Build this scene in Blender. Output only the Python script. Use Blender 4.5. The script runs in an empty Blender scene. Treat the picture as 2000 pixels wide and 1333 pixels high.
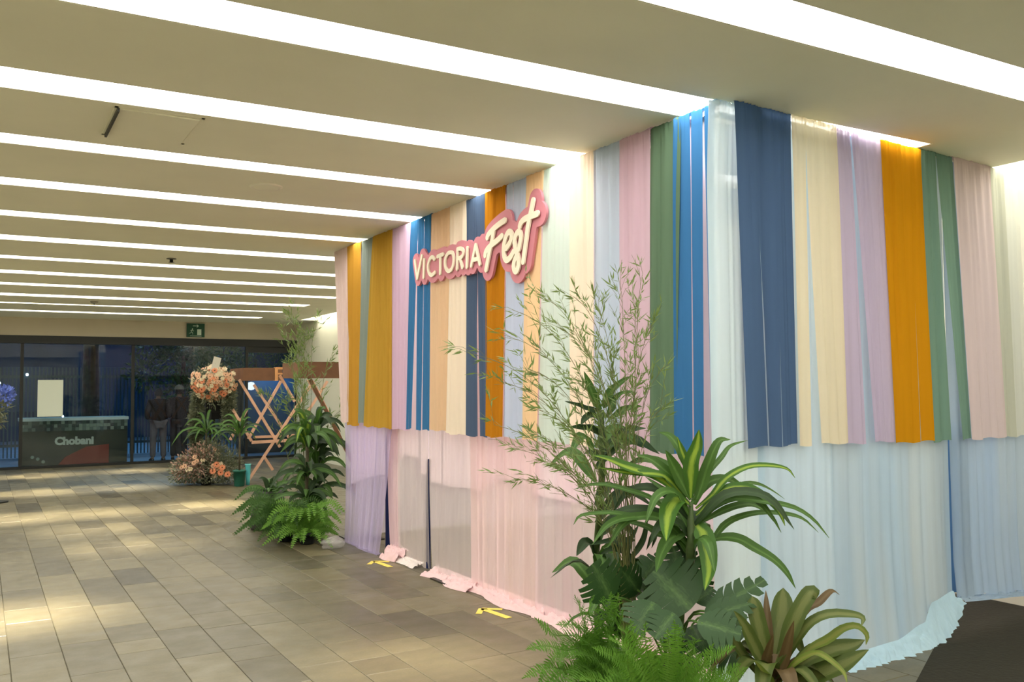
import bpy, bmesh, math, random
import numpy as np
from mathutils import Vector, Matrix, noise
sc=bpy.context.scene
C=sc.collection
R_=math.radians
# ---------------- camera, world, lights, exposure ----------------
cam=bpy.data.cameras.new('camera'); co=bpy.data.objects.new('camera',cam); C.objects.link(co)
FW=Vector((0.5051191,0.86159016,0.0501706)); RT=Vector((0.86285394,-0.50538848,-0.00809763)); UP=RT.cross(FW)
co.matrix_world=Matrix(((RT.x,UP.x,-FW.x,0),(RT.y,UP.y,-FW.y,0),(RT.z,UP.z,-FW.z,1.56),(0,0,0,1)))
cam.sensor_width=36; cam.lens=1773/2000*36; cam.clip_start=.05; cam.clip_end=200
sc.camera=co
w=bpy.data.worlds.new('world'); sc.world=w; w.use_nodes=True
w.node_tree.nodes['Background'].inputs[0].default_value=(.05,.15,.26,1)
w.node_tree.nodes['Background'].inputs[1].default_value=.35
sc.view_settings.view_transform='Standard'; sc.view_settings.look='None'; sc.view_settings.gamma=1
sc.view_settings.use_curve_mapping=False
sc.view_settings.exposure=.28
sc.cycles.use_denoising=True
sc.cycles.max_bounces=8; sc.cycles.diffuse_bounces=5; sc.cycles.transparent_max_bounces=12; sc.cycles.transmission_bounces=6
sc.cycles.sample_clamp_indirect=6
STRIP=8.8
def area(name,loc,sx,sy,power,col,spread=180,rot=(0,0,0)):
    l=bpy.data.lights.new(name,'AREA'); l.shape='RECTANGLE'; l.size=sx; l.size_y=sy; l.energy=power; l.color=col; l.spread=R_(spread)
    o=bpy.data.objects.new(name,l); C.objects.link(o); o.location=loc; o.rotation_euler=rot; return o
# narrow recessed downlights set in the ceiling slots: they make the light pools on the floor
for x,y,p,sx in ((2.2,4.79,5,.5),(.1,7.18,17.1,.7),(-1.6,7.18,11.4,.6),(1.35,9.84,5.7,.35),(.4,12.66,15.2,.8),(1.5,12.66,9.5,.5),(2.65,12.66,17.1,.6),(1.15,11.27,5.7,.3),(.8,15.67,15.2,.8),(2.0,15.67,9.5,.5),(1.0,18.8,15.2,.8),(2.6,18.8,13.3,.5),(-.6,15.67,11.4,.8),(-.8,12.66,11.4,.8)):
    area('downlight',(x,y,3.045),sx,.14,p,(1,.88,.7),30)
area('booth_fill',(5.2,6.2,2.75),.5,3.5,55,(1,.92,.97),150,(0,R_(-62),0))  # unseen fill light added inside the booth to brighten the pink drapes
# unseen blue fill lights added beyond the glass, no fixtures modelled
area('outdoor_fill',(3.6,26,5),3,1,170,(.3,.68,.95))
area('outdoor_fill',(6.3,22.4,1.88),1.0,.3,4,(.3,.65,1),140)
area('outdoor_fill',(-1,25,5),3,1,80,(.25,.62,.95))

# ---------------- world-space control points of leaves, fronds, canes, laths and letters ----------------
DRAC=[([[2.712,3.081,1.063],[2.704,3.064,1.204],[2.713,3.033,1.293],[2.705,3.01,1.367]],0.07,1),([[2.728,3.074,1.033],[2.752,3.055,1.115],[2.775,3.036,1.203],[2.814,3.008,1.308],[2.859,2.98,1.319]],0.056,0),([[2.722,3.076,1.057],[2.788,3.06,1.159],[2.868,3.051,1.233],[2.934,3.059,1.283],[3.035,3.052,1.306]],0.028,0),([[2.707,3.084,1.063],[2.657,3.094,1.158],[2.619,3.093,1.218],[2.58,3.089,1.278]],0.065,0),([[2.7,3.082,1.174],[2.689,3.111,1.261],[2.67,3.159,1.33],[2.65,3.217,1.349]],0.044,0),([[2.705,3.08,1.162],[2.694,3.083,1.215],[2.673,3.092,1.274],[2.657,3.098,1.333]],0.035,1),([[2.692,3.093,1.063],[2.64,3.119,1.151],[2.593,3.143,1.204],[2.547,3.168,1.24],[2.501,3.194,1.252]],0.05,0),([[2.687,3.096,1.069],[2.603,3.111,1.154],[2.529,3.111,1.176],[2.404,3.135,1.186],[2.272,3.157,1.214]],0.047,1),([[2.692,3.094,1.057],[2.562,3.116,1.156],[2.404,3.136,1.209],[2.287,3.12,1.25],[2.191,3.085,1.273]],0.062,1),([[2.698,3.092,1.034],[2.667,3.135,1.066],[2.628,3.197,1.11],[2.602,3.257,1.148]],0.029,0),([[2.673,3.109,0.987],[2.618,3.15,1.021],[2.565,3.195,1.067],[2.494,3.255,1.096],[2.422,3.317,1.118],[2.362,3.375,1.114],[2.323,3.424,1.091]],0.028,0),([[2.705,3.095,0.911],[2.615,3.139,0.965],[2.544,3.171,0.978],[2.458,3.211,0.992],[2.382,3.244,1.005],[2.276,3.295,0.996],[2.241,3.306,0.957]],0.031,0),([[2.705,3.096,0.881],[2.62,3.174,0.896],[2.591,3.231,0.926],[2.545,3.306,0.944],[2.485,3.395,0.956]],0.035,0),([[2.713,3.083,1.034],[2.636,3.073,1.063],[2.557,3.042,1.026],[2.497,2.989,0.97],[2.439,2.925,0.921]],0.088,1),([[2.705,3.095,0.911],[2.613,3.094,0.896],[2.533,3.062,0.851],[2.457,3.015,0.777]],0.067,0),([[2.724,3.081,0.957],[2.726,3.024,0.918],[2.698,2.961,0.844],[2.643,2.899,0.777],[2.565,2.839,0.723]],0.085,1),([[2.733,3.072,1.016],[2.801,3.034,1.079],[2.856,3.006,1.148],[2.937,2.966,1.194],[3.02,2.927,1.201],[3.105,2.89,1.185],[3.147,2.88,1.142]],0.036,1),([[2.734,3.073,0.998],[2.812,3.046,1.054],[2.898,3.026,1.097],[2.983,3.014,1.116],[3.062,3.011,1.106],[3.145,3.011,1.071],[3.225,3.015,1.028]],0.028,0),([[2.734,3.073,0.986],[2.81,3.018,1.074],[2.87,2.972,1.109],[2.934,2.926,1.098],[2.994,2.883,1.046],[3.022,2.857,1.001],[3.035,2.841,0.944]],0.05,1),([[2.74,3.072,0.951],[2.794,3.027,1.016],[2.85,2.978,1.058],[2.901,2.933,1.059],[2.965,2.878,1.049],[3.053,2.809,1.027],[3.115,2.756,0.977],[3.161,2.712,0.899]],0.036,0),([[2.74,3.072,0.945],[2.833,3.029,0.996],[2.912,3.002,1.022],[2.989,2.981,1.024],[3.074,2.962,0.973],[3.136,2.959,0.891]],0.041,0),([[2.741,3.076,0.863],[2.804,3.042,0.886],[2.848,3.021,0.937],[2.903,2.994,0.971],[2.995,2.948,0.992],[3.103,2.895,0.984],[3.176,2.863,0.959],[3.241,2.839,0.898]],0.034,0),([[2.736,3.079,0.858],[2.82,3.017,0.888],[2.88,2.965,0.884],[2.924,2.922,0.851],[2.986,2.867,0.802],[3.022,2.827,0.748],[3.041,2.795,0.683]],0.052,0),([[2.716,3.09,0.881],[2.716,3.134,0.934],[2.719,3.199,0.961]],0.026,0),([[2.716,3.092,0.846],[2.688,3.129,0.896],[2.656,3.18,0.933]],0.026,0),([[2.717,3.094,0.799],[2.68,3.112,0.864],[2.645,3.132,0.882]],0.032,0),([[2.71,3.091,0.922],[2.576,3.137,0.98],[2.433,3.179,0.986],[2.334,3.19,0.959],[2.254,3.186,0.887]],0.044,0),([[2.727,3.089,0.787],[2.728,3.132,0.839],[2.737,3.196,0.847]],0.035,0)]
CORN=[([[2.541,3.508,1.446],[2.512,3.521,1.505],[2.492,3.53,1.563],[2.469,3.539,1.629]],0.044,0),([[2.547,3.503,1.461],[2.567,3.474,1.523],[2.593,3.436,1.566],[2.636,3.385,1.608]],0.042,0),([[2.55,3.502,1.454],[2.573,3.459,1.49],[2.595,3.403,1.526],[2.615,3.343,1.53]],0.031,0),([[2.576,3.489,1.403],[2.611,3.439,1.439],[2.633,3.385,1.458],[2.647,3.328,1.462]],0.042,0),([[2.544,3.506,1.439],[2.477,3.517,1.451],[2.416,3.511,1.47],[2.337,3.509,1.49]],0.035,2),([[2.552,3.505,1.381],[2.497,3.502,1.419],[2.441,3.486,1.413],[2.392,3.46,1.38]],0.044,2),([[2.566,3.501,1.315],[2.501,3.509,1.353],[2.433,3.507,1.366],[2.352,3.507,1.369]],0.045,2),([[2.585,3.49,1.304],[2.632,3.475,1.332],[2.69,3.46,1.353],[2.76,3.443,1.355]],0.045,2),([[2.567,3.504,1.261],[2.595,3.457,1.298],[2.611,3.407,1.3],[2.626,3.351,1.285]],0.036,0),([[2.568,3.506,1.206],[2.517,3.534,1.247],[2.476,3.558,1.24]],0.033,2),([[2.564,3.496,1.41],[2.602,3.499,1.46],[2.623,3.525,1.503],[2.621,3.571,1.54]],0.033,0),([[2.66,3.415,0.836],[2.553,3.431,0.844],[2.416,3.442,0.834]],0.035,2),([[2.653,3.424,0.76],[2.566,3.449,0.802],[2.491,3.46,0.78]],0.038,2),([[2.66,3.413,0.874],[2.593,3.45,0.913],[2.528,3.492,0.857]],0.033,2),([[2.629,3.44,0.722],[2.693,3.396,0.836],[2.708,3.381,0.951]],0.029,2),([[2.657,3.432,0.587],[2.641,3.454,0.775],[2.707,3.442,0.905]],0.035,2)]
CORD=[([[2.828,2.726,0.414],[2.862,2.729,0.507],[2.901,2.741,0.598],[2.934,2.764,0.704]],0.094,0),([[2.818,2.732,0.414],[2.827,2.748,0.527],[2.845,2.773,0.618],[2.87,2.801,0.694]],0.038,2),([[2.812,2.737,0.395],[2.79,2.755,0.531],[2.781,2.776,0.626],[2.785,2.794,0.682]],0.066,0),([[2.805,2.742,0.383],[2.746,2.756,0.498],[2.697,2.759,0.582],[2.647,2.761,0.647]],0.062,0),([[2.839,2.721,0.402],[2.881,2.688,0.533],[2.917,2.661,0.632],[2.957,2.634,0.703],[2.976,2.624,0.683]],0.072,0),([[2.882,2.691,0.473],[2.944,2.666,0.62],[3.014,2.65,0.653],[3.082,2.641,0.695],[3.139,2.645,0.673]],0.038,2),([[2.853,2.714,0.382],[2.891,2.673,0.496],[2.93,2.629,0.582],[2.984,2.575,0.626],[3.054,2.513,0.629],[3.074,2.478,0.619],[3.05,2.469,0.593]],0.046,0),([[2.887,2.693,0.394],[2.947,2.647,0.474],[3.009,2.6,0.515],[3.053,2.562,0.561],[3.096,2.526,0.574],[3.123,2.501,0.541],[3.111,2.497,0.505]],0.04,1),([[2.874,2.703,0.354],[2.952,2.652,0.441],[3.037,2.601,0.472],[3.105,2.56,0.487],[3.149,2.532,0.511]],0.088,0),([[2.885,2.698,0.334],[2.968,2.618,0.381],[3.03,2.538,0.43],[3.079,2.458,0.5]],0.107,0),([[2.854,2.716,0.338],[2.876,2.662,0.423],[2.901,2.592,0.475],[2.899,2.531,0.487],[2.918,2.455,0.443],[2.883,2.404,0.415]],0.032,1),([[2.813,2.742,0.295],[2.737,2.687,0.381],[2.614,2.615,0.491]],0.088,1),([[2.785,2.755,0.355],[2.711,2.792,0.467],[2.675,2.809,0.527],[2.62,2.84,0.555]],0.044,0),([[2.833,2.728,0.335],[2.857,2.694,0.437],[2.859,2.668,0.521],[2.858,2.639,0.605]],0.048,2),([[2.827,2.733,0.315],[2.79,2.726,0.42],[2.778,2.697,0.488],[2.765,2.662,0.556]],0.044,2)]
FERNA=[[[2.156,3.057,0.496],[2.061,2.967,0.619],[1.976,2.872,0.715],[1.886,2.78,0.798]],[[2.199,3.094,0.503],[2.111,2.999,0.627],[2.032,2.901,0.701],[1.979,2.788,0.785]],[[2.25,3.125,0.512],[2.185,3.017,0.635],[2.112,2.914,0.74]],[[2.298,3.16,0.497],[2.241,3.047,0.622],[2.17,2.942,0.745]],[[2.226,3.045,0.533],[2.179,2.926,0.655],[2.112,2.82,0.771]],[[2.195,3.128,0.496],[2.084,3.047,0.598],[1.94,2.99,0.639]],[[2.21,3.182,0.481],[2.076,3.117,0.548],[1.963,3.042,0.585],[1.833,2.973,0.683]],[[2.133,3.072,0.473],[1.994,3.011,0.527],[1.861,2.947,0.58],[1.737,2.879,0.602]],[[2.205,3.098,0.365],[2.034,3.055,0.436],[1.891,2.997,0.478],[1.755,2.938,0.479]],[[2.17,3.174,0.489],[2.05,3.104,0.501],[1.969,3.014,0.465]],[[2.241,3.193,0.497],[2.122,3.119,0.572],[2.03,3.029,0.658]],[[2.18,3.076,0.465],[2.078,2.992,0.554],[1.963,2.916,0.61]],[[2.236,3.106,0.449],[2.154,3.006,0.593],[2.078,2.905,0.712]],[[2.308,3.126,0.457],[2.257,3.009,0.582],[2.197,2.899,0.68]],[[2.189,3.042,0.427],[2.063,2.972,0.509],[1.946,2.899,0.549]],[[2.229,3.084,0.365],[2.095,3.019,0.435],[1.991,2.937,0.503]],[[2.275,3.113,0.464],[2.201,3.009,0.613],[2.15,2.894,0.705]],[[2.251,3.192,0.426],[2.155,3.103,0.526],[2.084,2.999,0.631]],[[2.264,3.03,0.419],[2.162,2.943,0.545],[2.074,2.85,0.639]],[[2.317,3.062,0.402],[2.241,2.959,0.529],[2.181,2.849,0.633]]]
FERNB=[[[2.193,2.727,0.412],[2.086,2.689,0.555],[1.993,2.645,0.64],[1.907,2.601,0.679]],[[2.21,2.795,0.403],[2.092,2.765,0.523],[2.006,2.717,0.605]],[[2.26,2.845,0.367],[2.115,2.829,0.515],[1.982,2.81,0.59]],[[2.265,2.922,0.336],[2.138,2.898,0.438],[2.048,2.853,0.507]],[[2.233,2.743,0.401],[2.154,2.688,0.544],[2.087,2.629,0.65],[2.038,2.56,0.728]],[[2.269,2.801,0.378],[2.178,2.752,0.546],[2.09,2.704,0.652],[2.032,2.641,0.719]],[[2.331,2.842,0.369],[2.281,2.771,0.504],[2.223,2.706,0.612]],[[2.24,2.699,0.424],[2.193,2.625,0.575],[2.135,2.56,0.691]],[[2.292,2.747,0.402],[2.258,2.665,0.555],[2.199,2.598,0.705]],[[2.343,2.796,0.38],[2.313,2.709,0.577],[2.256,2.644,0.671]],[[2.399,2.842,0.357],[2.393,2.745,0.493],[2.356,2.669,0.581],[2.29,2.611,0.633]],[[2.288,2.711,0.399],[2.273,2.621,0.502],[2.207,2.561,0.596]],[[2.351,2.752,0.391],[2.369,2.642,0.501],[2.363,2.549,0.567],[2.358,2.456,0.621]],[[2.435,2.783,0.353],[2.472,2.663,0.437],[2.484,2.559,0.513]],[[2.357,2.631,0.409],[2.372,2.526,0.466],[2.383,2.422,0.552]],[[2.225,2.787,0.403],[2.109,2.749,0.619],[2.023,2.703,0.678]],[[2.223,2.869,0.337],[2.09,2.849,0.426],[1.976,2.82,0.477],[1.898,2.772,0.491]],[[2.361,2.866,0.313],[2.281,2.813,0.45],[2.227,2.745,0.561]],[[2.278,2.719,0.371],[2.309,2.6,0.501],[2.301,2.504,0.628]],[[2.258,2.809,0.348],[2.114,2.794,0.461],[2.014,2.757,0.508]],[[2.397,2.806,0.324],[2.435,2.686,0.416],[2.404,2.606,0.509]],[[2.157,2.75,0.383],[2.069,2.701,0.514],[2.011,2.637,0.6]],[[2.293,2.749,0.359],[2.289,2.652,0.47],[2.29,2.552,0.586]],[[2.413,2.758,0.327],[2.431,2.651,0.397],[2.432,2.555,0.436]],[[2.342,2.877,0.322],[2.228,2.845,0.438],[2.154,2.79,0.514]]]
MONST=[([2.38,3.242,0.649],[2.293,3.227,0.797],0.191),([2.605,2.996,0.631],[2.538,3.143,0.765],0.296),([2.525,2.812,0.602],[2.63,2.693,0.578],0.149),([2.687,3.117,0.704],[2.679,3.172,0.85],0.164),([2.579,3.3,0.639],[2.463,3.246,0.746],0.132),([2.445,3.031,0.64],[2.323,2.991,0.555],0.17),([2.68,3.009,0.633],[2.772,3.01,0.685],0.126),([2.486,2.951,0.609],[2.362,2.91,0.549],0.14),([2.613,3.277,0.7],[2.701,3.278,0.797],0.122),([2.629,2.865,0.627],[2.902,2.814,0.753],0.104),([2.591,2.83,0.624],[2.794,2.766,0.674],0.091)]
BAMB=[[[2.555,3.385,0.423],[2.525,3.379,0.706],[2.477,3.385,0.953],[2.413,3.403,1.165],[2.335,3.432,1.342],[2.243,3.47,1.486],[2.139,3.517,1.595],[2.025,3.572,1.671],[1.902,3.634,1.713]],[[2.569,3.377,0.423],[2.558,3.387,0.727],[2.534,3.408,0.993],[2.495,3.439,1.22],[2.445,3.479,1.409],[2.383,3.528,1.562],[2.311,3.585,1.678],[2.23,3.65,1.758],[2.14,3.722,1.804]],[[2.583,3.368,0.423],[2.565,3.367,0.745],[2.534,3.377,1.028],[2.49,3.396,1.273],[2.434,3.423,1.479],[2.368,3.46,1.647],[2.293,3.503,1.776],[2.209,3.554,1.866],[2.119,3.612,1.916]],[[2.598,3.36,0.423],[2.594,3.372,0.743],[2.579,3.393,1.033],[2.554,3.422,1.289],[2.519,3.459,1.51],[2.476,3.503,1.694],[2.424,3.554,1.839],[2.365,3.611,1.942],[2.299,3.675,2.001]],[[2.612,3.352,0.423],[2.605,3.351,0.745],[2.591,3.357,1.034],[2.571,3.369,1.288],[2.544,3.386,1.505],[2.513,3.409,1.684],[2.476,3.437,1.824],[2.436,3.469,1.922],[2.391,3.507,1.978]],[[2.563,3.38,0.423],[2.573,3.392,0.74],[2.579,3.408,1.023],[2.584,3.428,1.271],[2.585,3.451,1.482],[2.585,3.477,1.656],[2.582,3.507,1.791],[2.578,3.54,1.887],[2.573,3.576,1.942]],[[2.577,3.372,0.423],[2.574,3.362,0.748],[2.571,3.354,1.042],[2.567,3.348,1.302],[2.564,3.345,1.526],[2.56,3.343,1.712],[2.556,3.344,1.858],[2.553,3.347,1.961],[2.55,3.353,2.019]],[[2.591,3.364,0.423],[2.599,3.362,0.748],[2.608,3.361,1.047],[2.619,3.361,1.316],[2.631,3.362,1.552],[2.646,3.363,1.752],[2.662,3.366,1.91],[2.68,3.371,2.024],[2.7,3.377,2.089]],[[2.606,3.355,0.423],[2.615,3.36,0.741],[2.626,3.367,1.024],[2.637,3.375,1.271],[2.648,3.385,1.482],[2.661,3.396,1.654],[2.674,3.41,1.788],[2.688,3.425,1.883],[2.702,3.443,1.936]],[[2.557,3.384,0.423],[2.552,3.361,0.744],[2.55,3.338,1.019],[2.553,3.316,1.251],[2.56,3.294,1.442],[2.57,3.272,1.592],[2.584,3.25,1.705],[2.6,3.229,1.781],[2.619,3.208,1.822]],[[2.571,3.375,0.423],[2.575,3.367,0.664],[2.582,3.357,0.88],[2.593,3.347,1.071],[2.608,3.336,1.234],[2.626,3.325,1.37],[2.647,3.313,1.475],[2.671,3.302,1.549],[2.697,3.292,1.591]],[[2.585,3.367,0.423],[2.552,3.354,0.607],[2.503,3.351,0.779],[2.439,3.358,0.935],[2.363,3.373,1.073],[2.275,3.395,1.19],[2.178,3.425,1.284],[2.072,3.462,1.353],[1.959,3.504,1.393]],[[2.6,3.359,0.423],[2.584,3.365,0.597],[2.553,3.381,0.754],[2.51,3.406,0.893],[2.454,3.439,1.012],[2.387,3.48,1.112],[2.31,3.528,1.19],[2.224,3.582,1.245],[2.131,3.642,1.277]],[[2.614,3.351,0.423],[2.586,3.342,0.596],[2.544,3.344,0.742],[2.49,3.354,0.862],[2.424,3.373,0.959],[2.347,3.399,1.034],[2.261,3.431,1.09],[2.168,3.469,1.128],[2.067,3.513,1.151]],[[2.565,3.379,0.423],[2.537,3.356,0.602],[2.501,3.339,0.757],[2.457,3.328,0.888],[2.407,3.322,0.997],[2.352,3.321,1.085],[2.291,3.323,1.152],[2.227,3.329,1.199],[2.159,3.338,1.226]],[[2.579,3.371,0.423],[2.572,3.382,0.677],[2.554,3.401,0.904],[2.524,3.429,1.103],[2.483,3.464,1.274],[2.434,3.507,1.414],[2.376,3.557,1.524],[2.31,3.612,1.601],[2.237,3.674,1.646]],[[2.594,3.362,0.423],[2.579,3.372,0.659],[2.548,3.392,0.872],[2.503,3.422,1.061],[2.444,3.461,1.224],[2.373,3.509,1.359],[2.291,3.566,1.466],[2.199,3.63,1.542],[2.099,3.701,1.586]],[[2.608,3.354,0.423],[2.587,3.34,0.744],[2.558,3.334,1.019],[2.522,3.334,1.252],[2.479,3.341,1.443],[2.429,3.354,1.594],[2.374,3.373,1.707],[2.314,3.396,1.783],[2.249,3.424,1.825]],[[2.559,3.383,0.423],[2.557,3.365,0.621],[2.559,3.346,0.804],[2.566,3.325,0.97],[2.577,3.303,1.116],[2.592,3.28,1.241],[2.61,3.256,1.34],[2.631,3.232,1.411],[2.655,3.208,1.452]],[[2.573,3.374,0.423],[2.566,3.369,0.71],[2.554,3.369,0.962],[2.538,3.373,1.178],[2.518,3.381,1.359],[2.495,3.394,1.505],[2.469,3.41,1.616],[2.44,3.429,1.693],[2.408,3.453,1.736]],[[2.587,3.366,0.423],[2.591,3.37,0.692],[2.592,3.377,0.931],[2.591,3.388,1.138],[2.588,3.401,1.314],[2.583,3.417,1.458],[2.577,3.436,1.569],[2.569,3.458,1.647],[2.561,3.482,1.691]],[[2.602,3.358,0.423],[2.581,3.351,0.62],[2.549,3.352,0.804],[2.507,3.36,0.97],[2.455,3.374,1.118],[2.396,3.394,1.242],[2.329,3.421,1.342],[2.255,3.452,1.415],[2.176,3.489,1.456]],[[2.616,3.349,0.423],[2.603,3.354,0.598],[2.58,3.365,0.759],[2.546,3.384,0.903],[2.503,3.409,1.028],[2.451,3.441,1.133],[2.391,3.478,1.217],[2.325,3.521,1.277],[2.253,3.569,1.312]],[[2.567,3.378,0.423],[2.56,3.362,0.651],[2.552,3.347,0.858],[2.546,3.333,1.04],[2.54,3.32,1.198],[2.535,3.308,1.329],[2.531,3.297,1.432],[2.527,3.288,1.504],[2.524,3.28,1.546]],[[2.581,3.369,0.423],[2.573,3.368,0.664],[2.559,3.371,0.881],[2.539,3.379,1.071],[2.513,3.391,1.235],[2.483,3.408,1.371],[2.449,3.429,1.477],[2.411,3.454,1.552],[2.37,3.483,1.595]]]
SIGNV=[('V',[[[7.04,2.635],[6.994,2.482],[6.9,2.659]]]),('I',[[[6.854,2.621],[6.866,2.478]]]),('C',[[[6.655,2.601],[6.684,2.622],[6.725,2.62],[6.763,2.591],[6.78,2.548],[6.758,2.501],[6.714,2.478],[6.673,2.482],[6.649,2.492]]]),('T',[[[6.594,2.615],[6.496,2.621]],[[6.543,2.616],[6.549,2.474]]]),('O',[[[6.348,2.617],[6.402,2.615],[6.443,2.588],[6.458,2.553],[6.447,2.509],[6.404,2.476],[6.349,2.479],[6.314,2.511],[6.303,2.564],[6.319,2.603],[6.348,2.617]]]),('R',[[[6.235,2.626],[6.246,2.476]],[[6.235,2.626],[6.183,2.625],[6.144,2.606],[6.141,2.576],[6.17,2.556],[6.232,2.554]],[[6.197,2.554],[6.155,2.477]]]),('I',[[[6.069,2.612],[6.079,2.47]]]),('A',[[[6.005,2.471],[5.934,2.617],[5.871,2.467]],[[5.979,2.511],[5.892,2.508]]])]
SIGNF=[('F',[[[5.496,2.73],[5.567,2.718],[5.657,2.695],[5.731,2.666],[5.751,2.646]],[[5.655,2.688],[5.683,2.609],[5.728,2.519],[5.773,2.415]],[[5.538,2.625],[5.602,2.604],[5.675,2.586],[5.739,2.566],[5.776,2.543],[5.786,2.521]]]),('e',[[[5.474,2.53],[5.429,2.556],[5.399,2.595],[5.404,2.627],[5.44,2.638],[5.484,2.602],[5.51,2.54],[5.505,2.48],[5.473,2.446],[5.42,2.457],[5.375,2.49]]]),('s',[[[5.299,2.503],[5.275,2.566],[5.278,2.601],[5.303,2.62],[5.339,2.602],[5.36,2.562],[5.341,2.501],[5.311,2.444],[5.306,2.39],[5.332,2.354],[5.361,2.36],[5.374,2.393],[5.357,2.431],[5.324,2.459]]]),('t',[[[5.11,2.801],[5.14,2.728],[5.181,2.631],[5.213,2.52],[5.245,2.407]],[[5.285,2.655],[5.269,2.676],[5.225,2.693],[5.15,2.7],[5.058,2.705]]])]
BARS=[([3.91,15.5,-0.006],[5.045,15.5,1.683]),([3.665,15.5,1.218],[3.983,15.5,0.677]),([3.771,15.5,1.714],[4.471,15.5,0.554]),([4.475,15.5,1.685],[3.922,15.5,0.714]),([4.417,16.3,0.341],[4.574,16.3,0.096]),([4.227,16.3,1.63],[4.87,16.3,0.662]),([4.465,15.5,1.782],[4.727,15.5,1.33]),([4.962,15.5,1.71],[5.448,15.5,0.911]),([5.305,16.3,1.689],[5.829,16.3,0.685]),([4.814,16.3,0.534],[5.579,16.3,1.688]),([3.813,16.3,0.663],[4.103,16.3,1.195])]
# ---------------- materials ----------------
MATS={}
def lin(c): return tuple(((v/255)/12.92 if v/255<=.04045 else (((v/255)+.055)/1.055)**2.4) for v in c)
def newmat(n):
    m=bpy.data.materials.new(n); m.use_nodes=True; t=m.node_tree; t.nodes.clear()
    return m,t,t.nodes,t.links
def mat(n,c,rough=.6,var=0,scale=8,metal=0,spec=.4,bump=0,emit=0,coat=0,transl=0):
    if n in MATS: return MATS[n]
    m,t,N,L=newmat(n); c=lin(c)
    out=N.new('ShaderNodeOutputMaterial'); b=N.new('ShaderNodeBsdfPrincipled')
    b.inputs['Base Color'].default_value=(*c,1); b.inputs['Roughness'].default_value=rough; b.inputs['Metallic'].default_value=metal
    b.inputs['Specular IOR Level'].default_value=spec
    if var or bump:
        tc=N.new('ShaderNodeTexCoord'); nz=N.new('ShaderNodeTexNoise'); nz.inputs['Scale'].default_value=scale; nz.inputs['Detail'].default_value=5
        L.new(tc.outputs['Object'],nz.inputs['Vector'])
        if var:
            r=N.new('ShaderNodeMapRange'); r.inputs['To Min'].default_value=1-var; r.inputs['To Max'].default_value=1+var
            r.inputs['From Min'].default_value=.3; r.inputs['From Max'].default_value=.7
            L.new(nz.outputs['Fac'],r.inputs['Value'])
            mx=N.new('ShaderNodeVectorMath'); mx.operation='SCALE'; mx.inputs[0].default_value=c; L.new(r.outputs[0],mx.inputs['Scale'])
            L.new(mx.outputs[0],b.inputs['Base Color'])
        if bump:
            bp=N.new('ShaderNodeBump'); bp.inputs['Strength'].default_value=bump; bp.inputs['Distance'].default_value=.01
            L.new(nz.outputs['Fac'],bp.inputs['Height']); L.new(bp.outputs[0],b.inputs['Normal'])
    if emit: b.inputs['Emission Color'].default_value=(*c,1); b.inputs['Emission Strength'].default_value=emit
    src=b.outputs[0]
    if transl:
        tl=N.new('ShaderNodeBsdfTranslucent'); tl.inputs[0].default_value=(min(1,c[0]*1.5),min(1,c[1]*1.6),c[2]*.8,1)
        ms=N.new('ShaderNodeMixShader'); ms.inputs[0].default_value=transl; L.new(src,ms.inputs[1]); L.new(tl.outputs[0],ms.inputs[2]); src=ms.outputs[0]
    L.new(src,out.inputs[0]); MATS[n]=m; return m
def emis(n,c,s):
    m,t,N,L=newmat(n); o=N.new('ShaderNodeOutputMaterial'); e=N.new('ShaderNodeEmission'); e.inputs[0].default_value=(*c,1); e.inputs[1].default_value=s
    L.new(e.outputs[0],o.inputs[0]); return m
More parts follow.
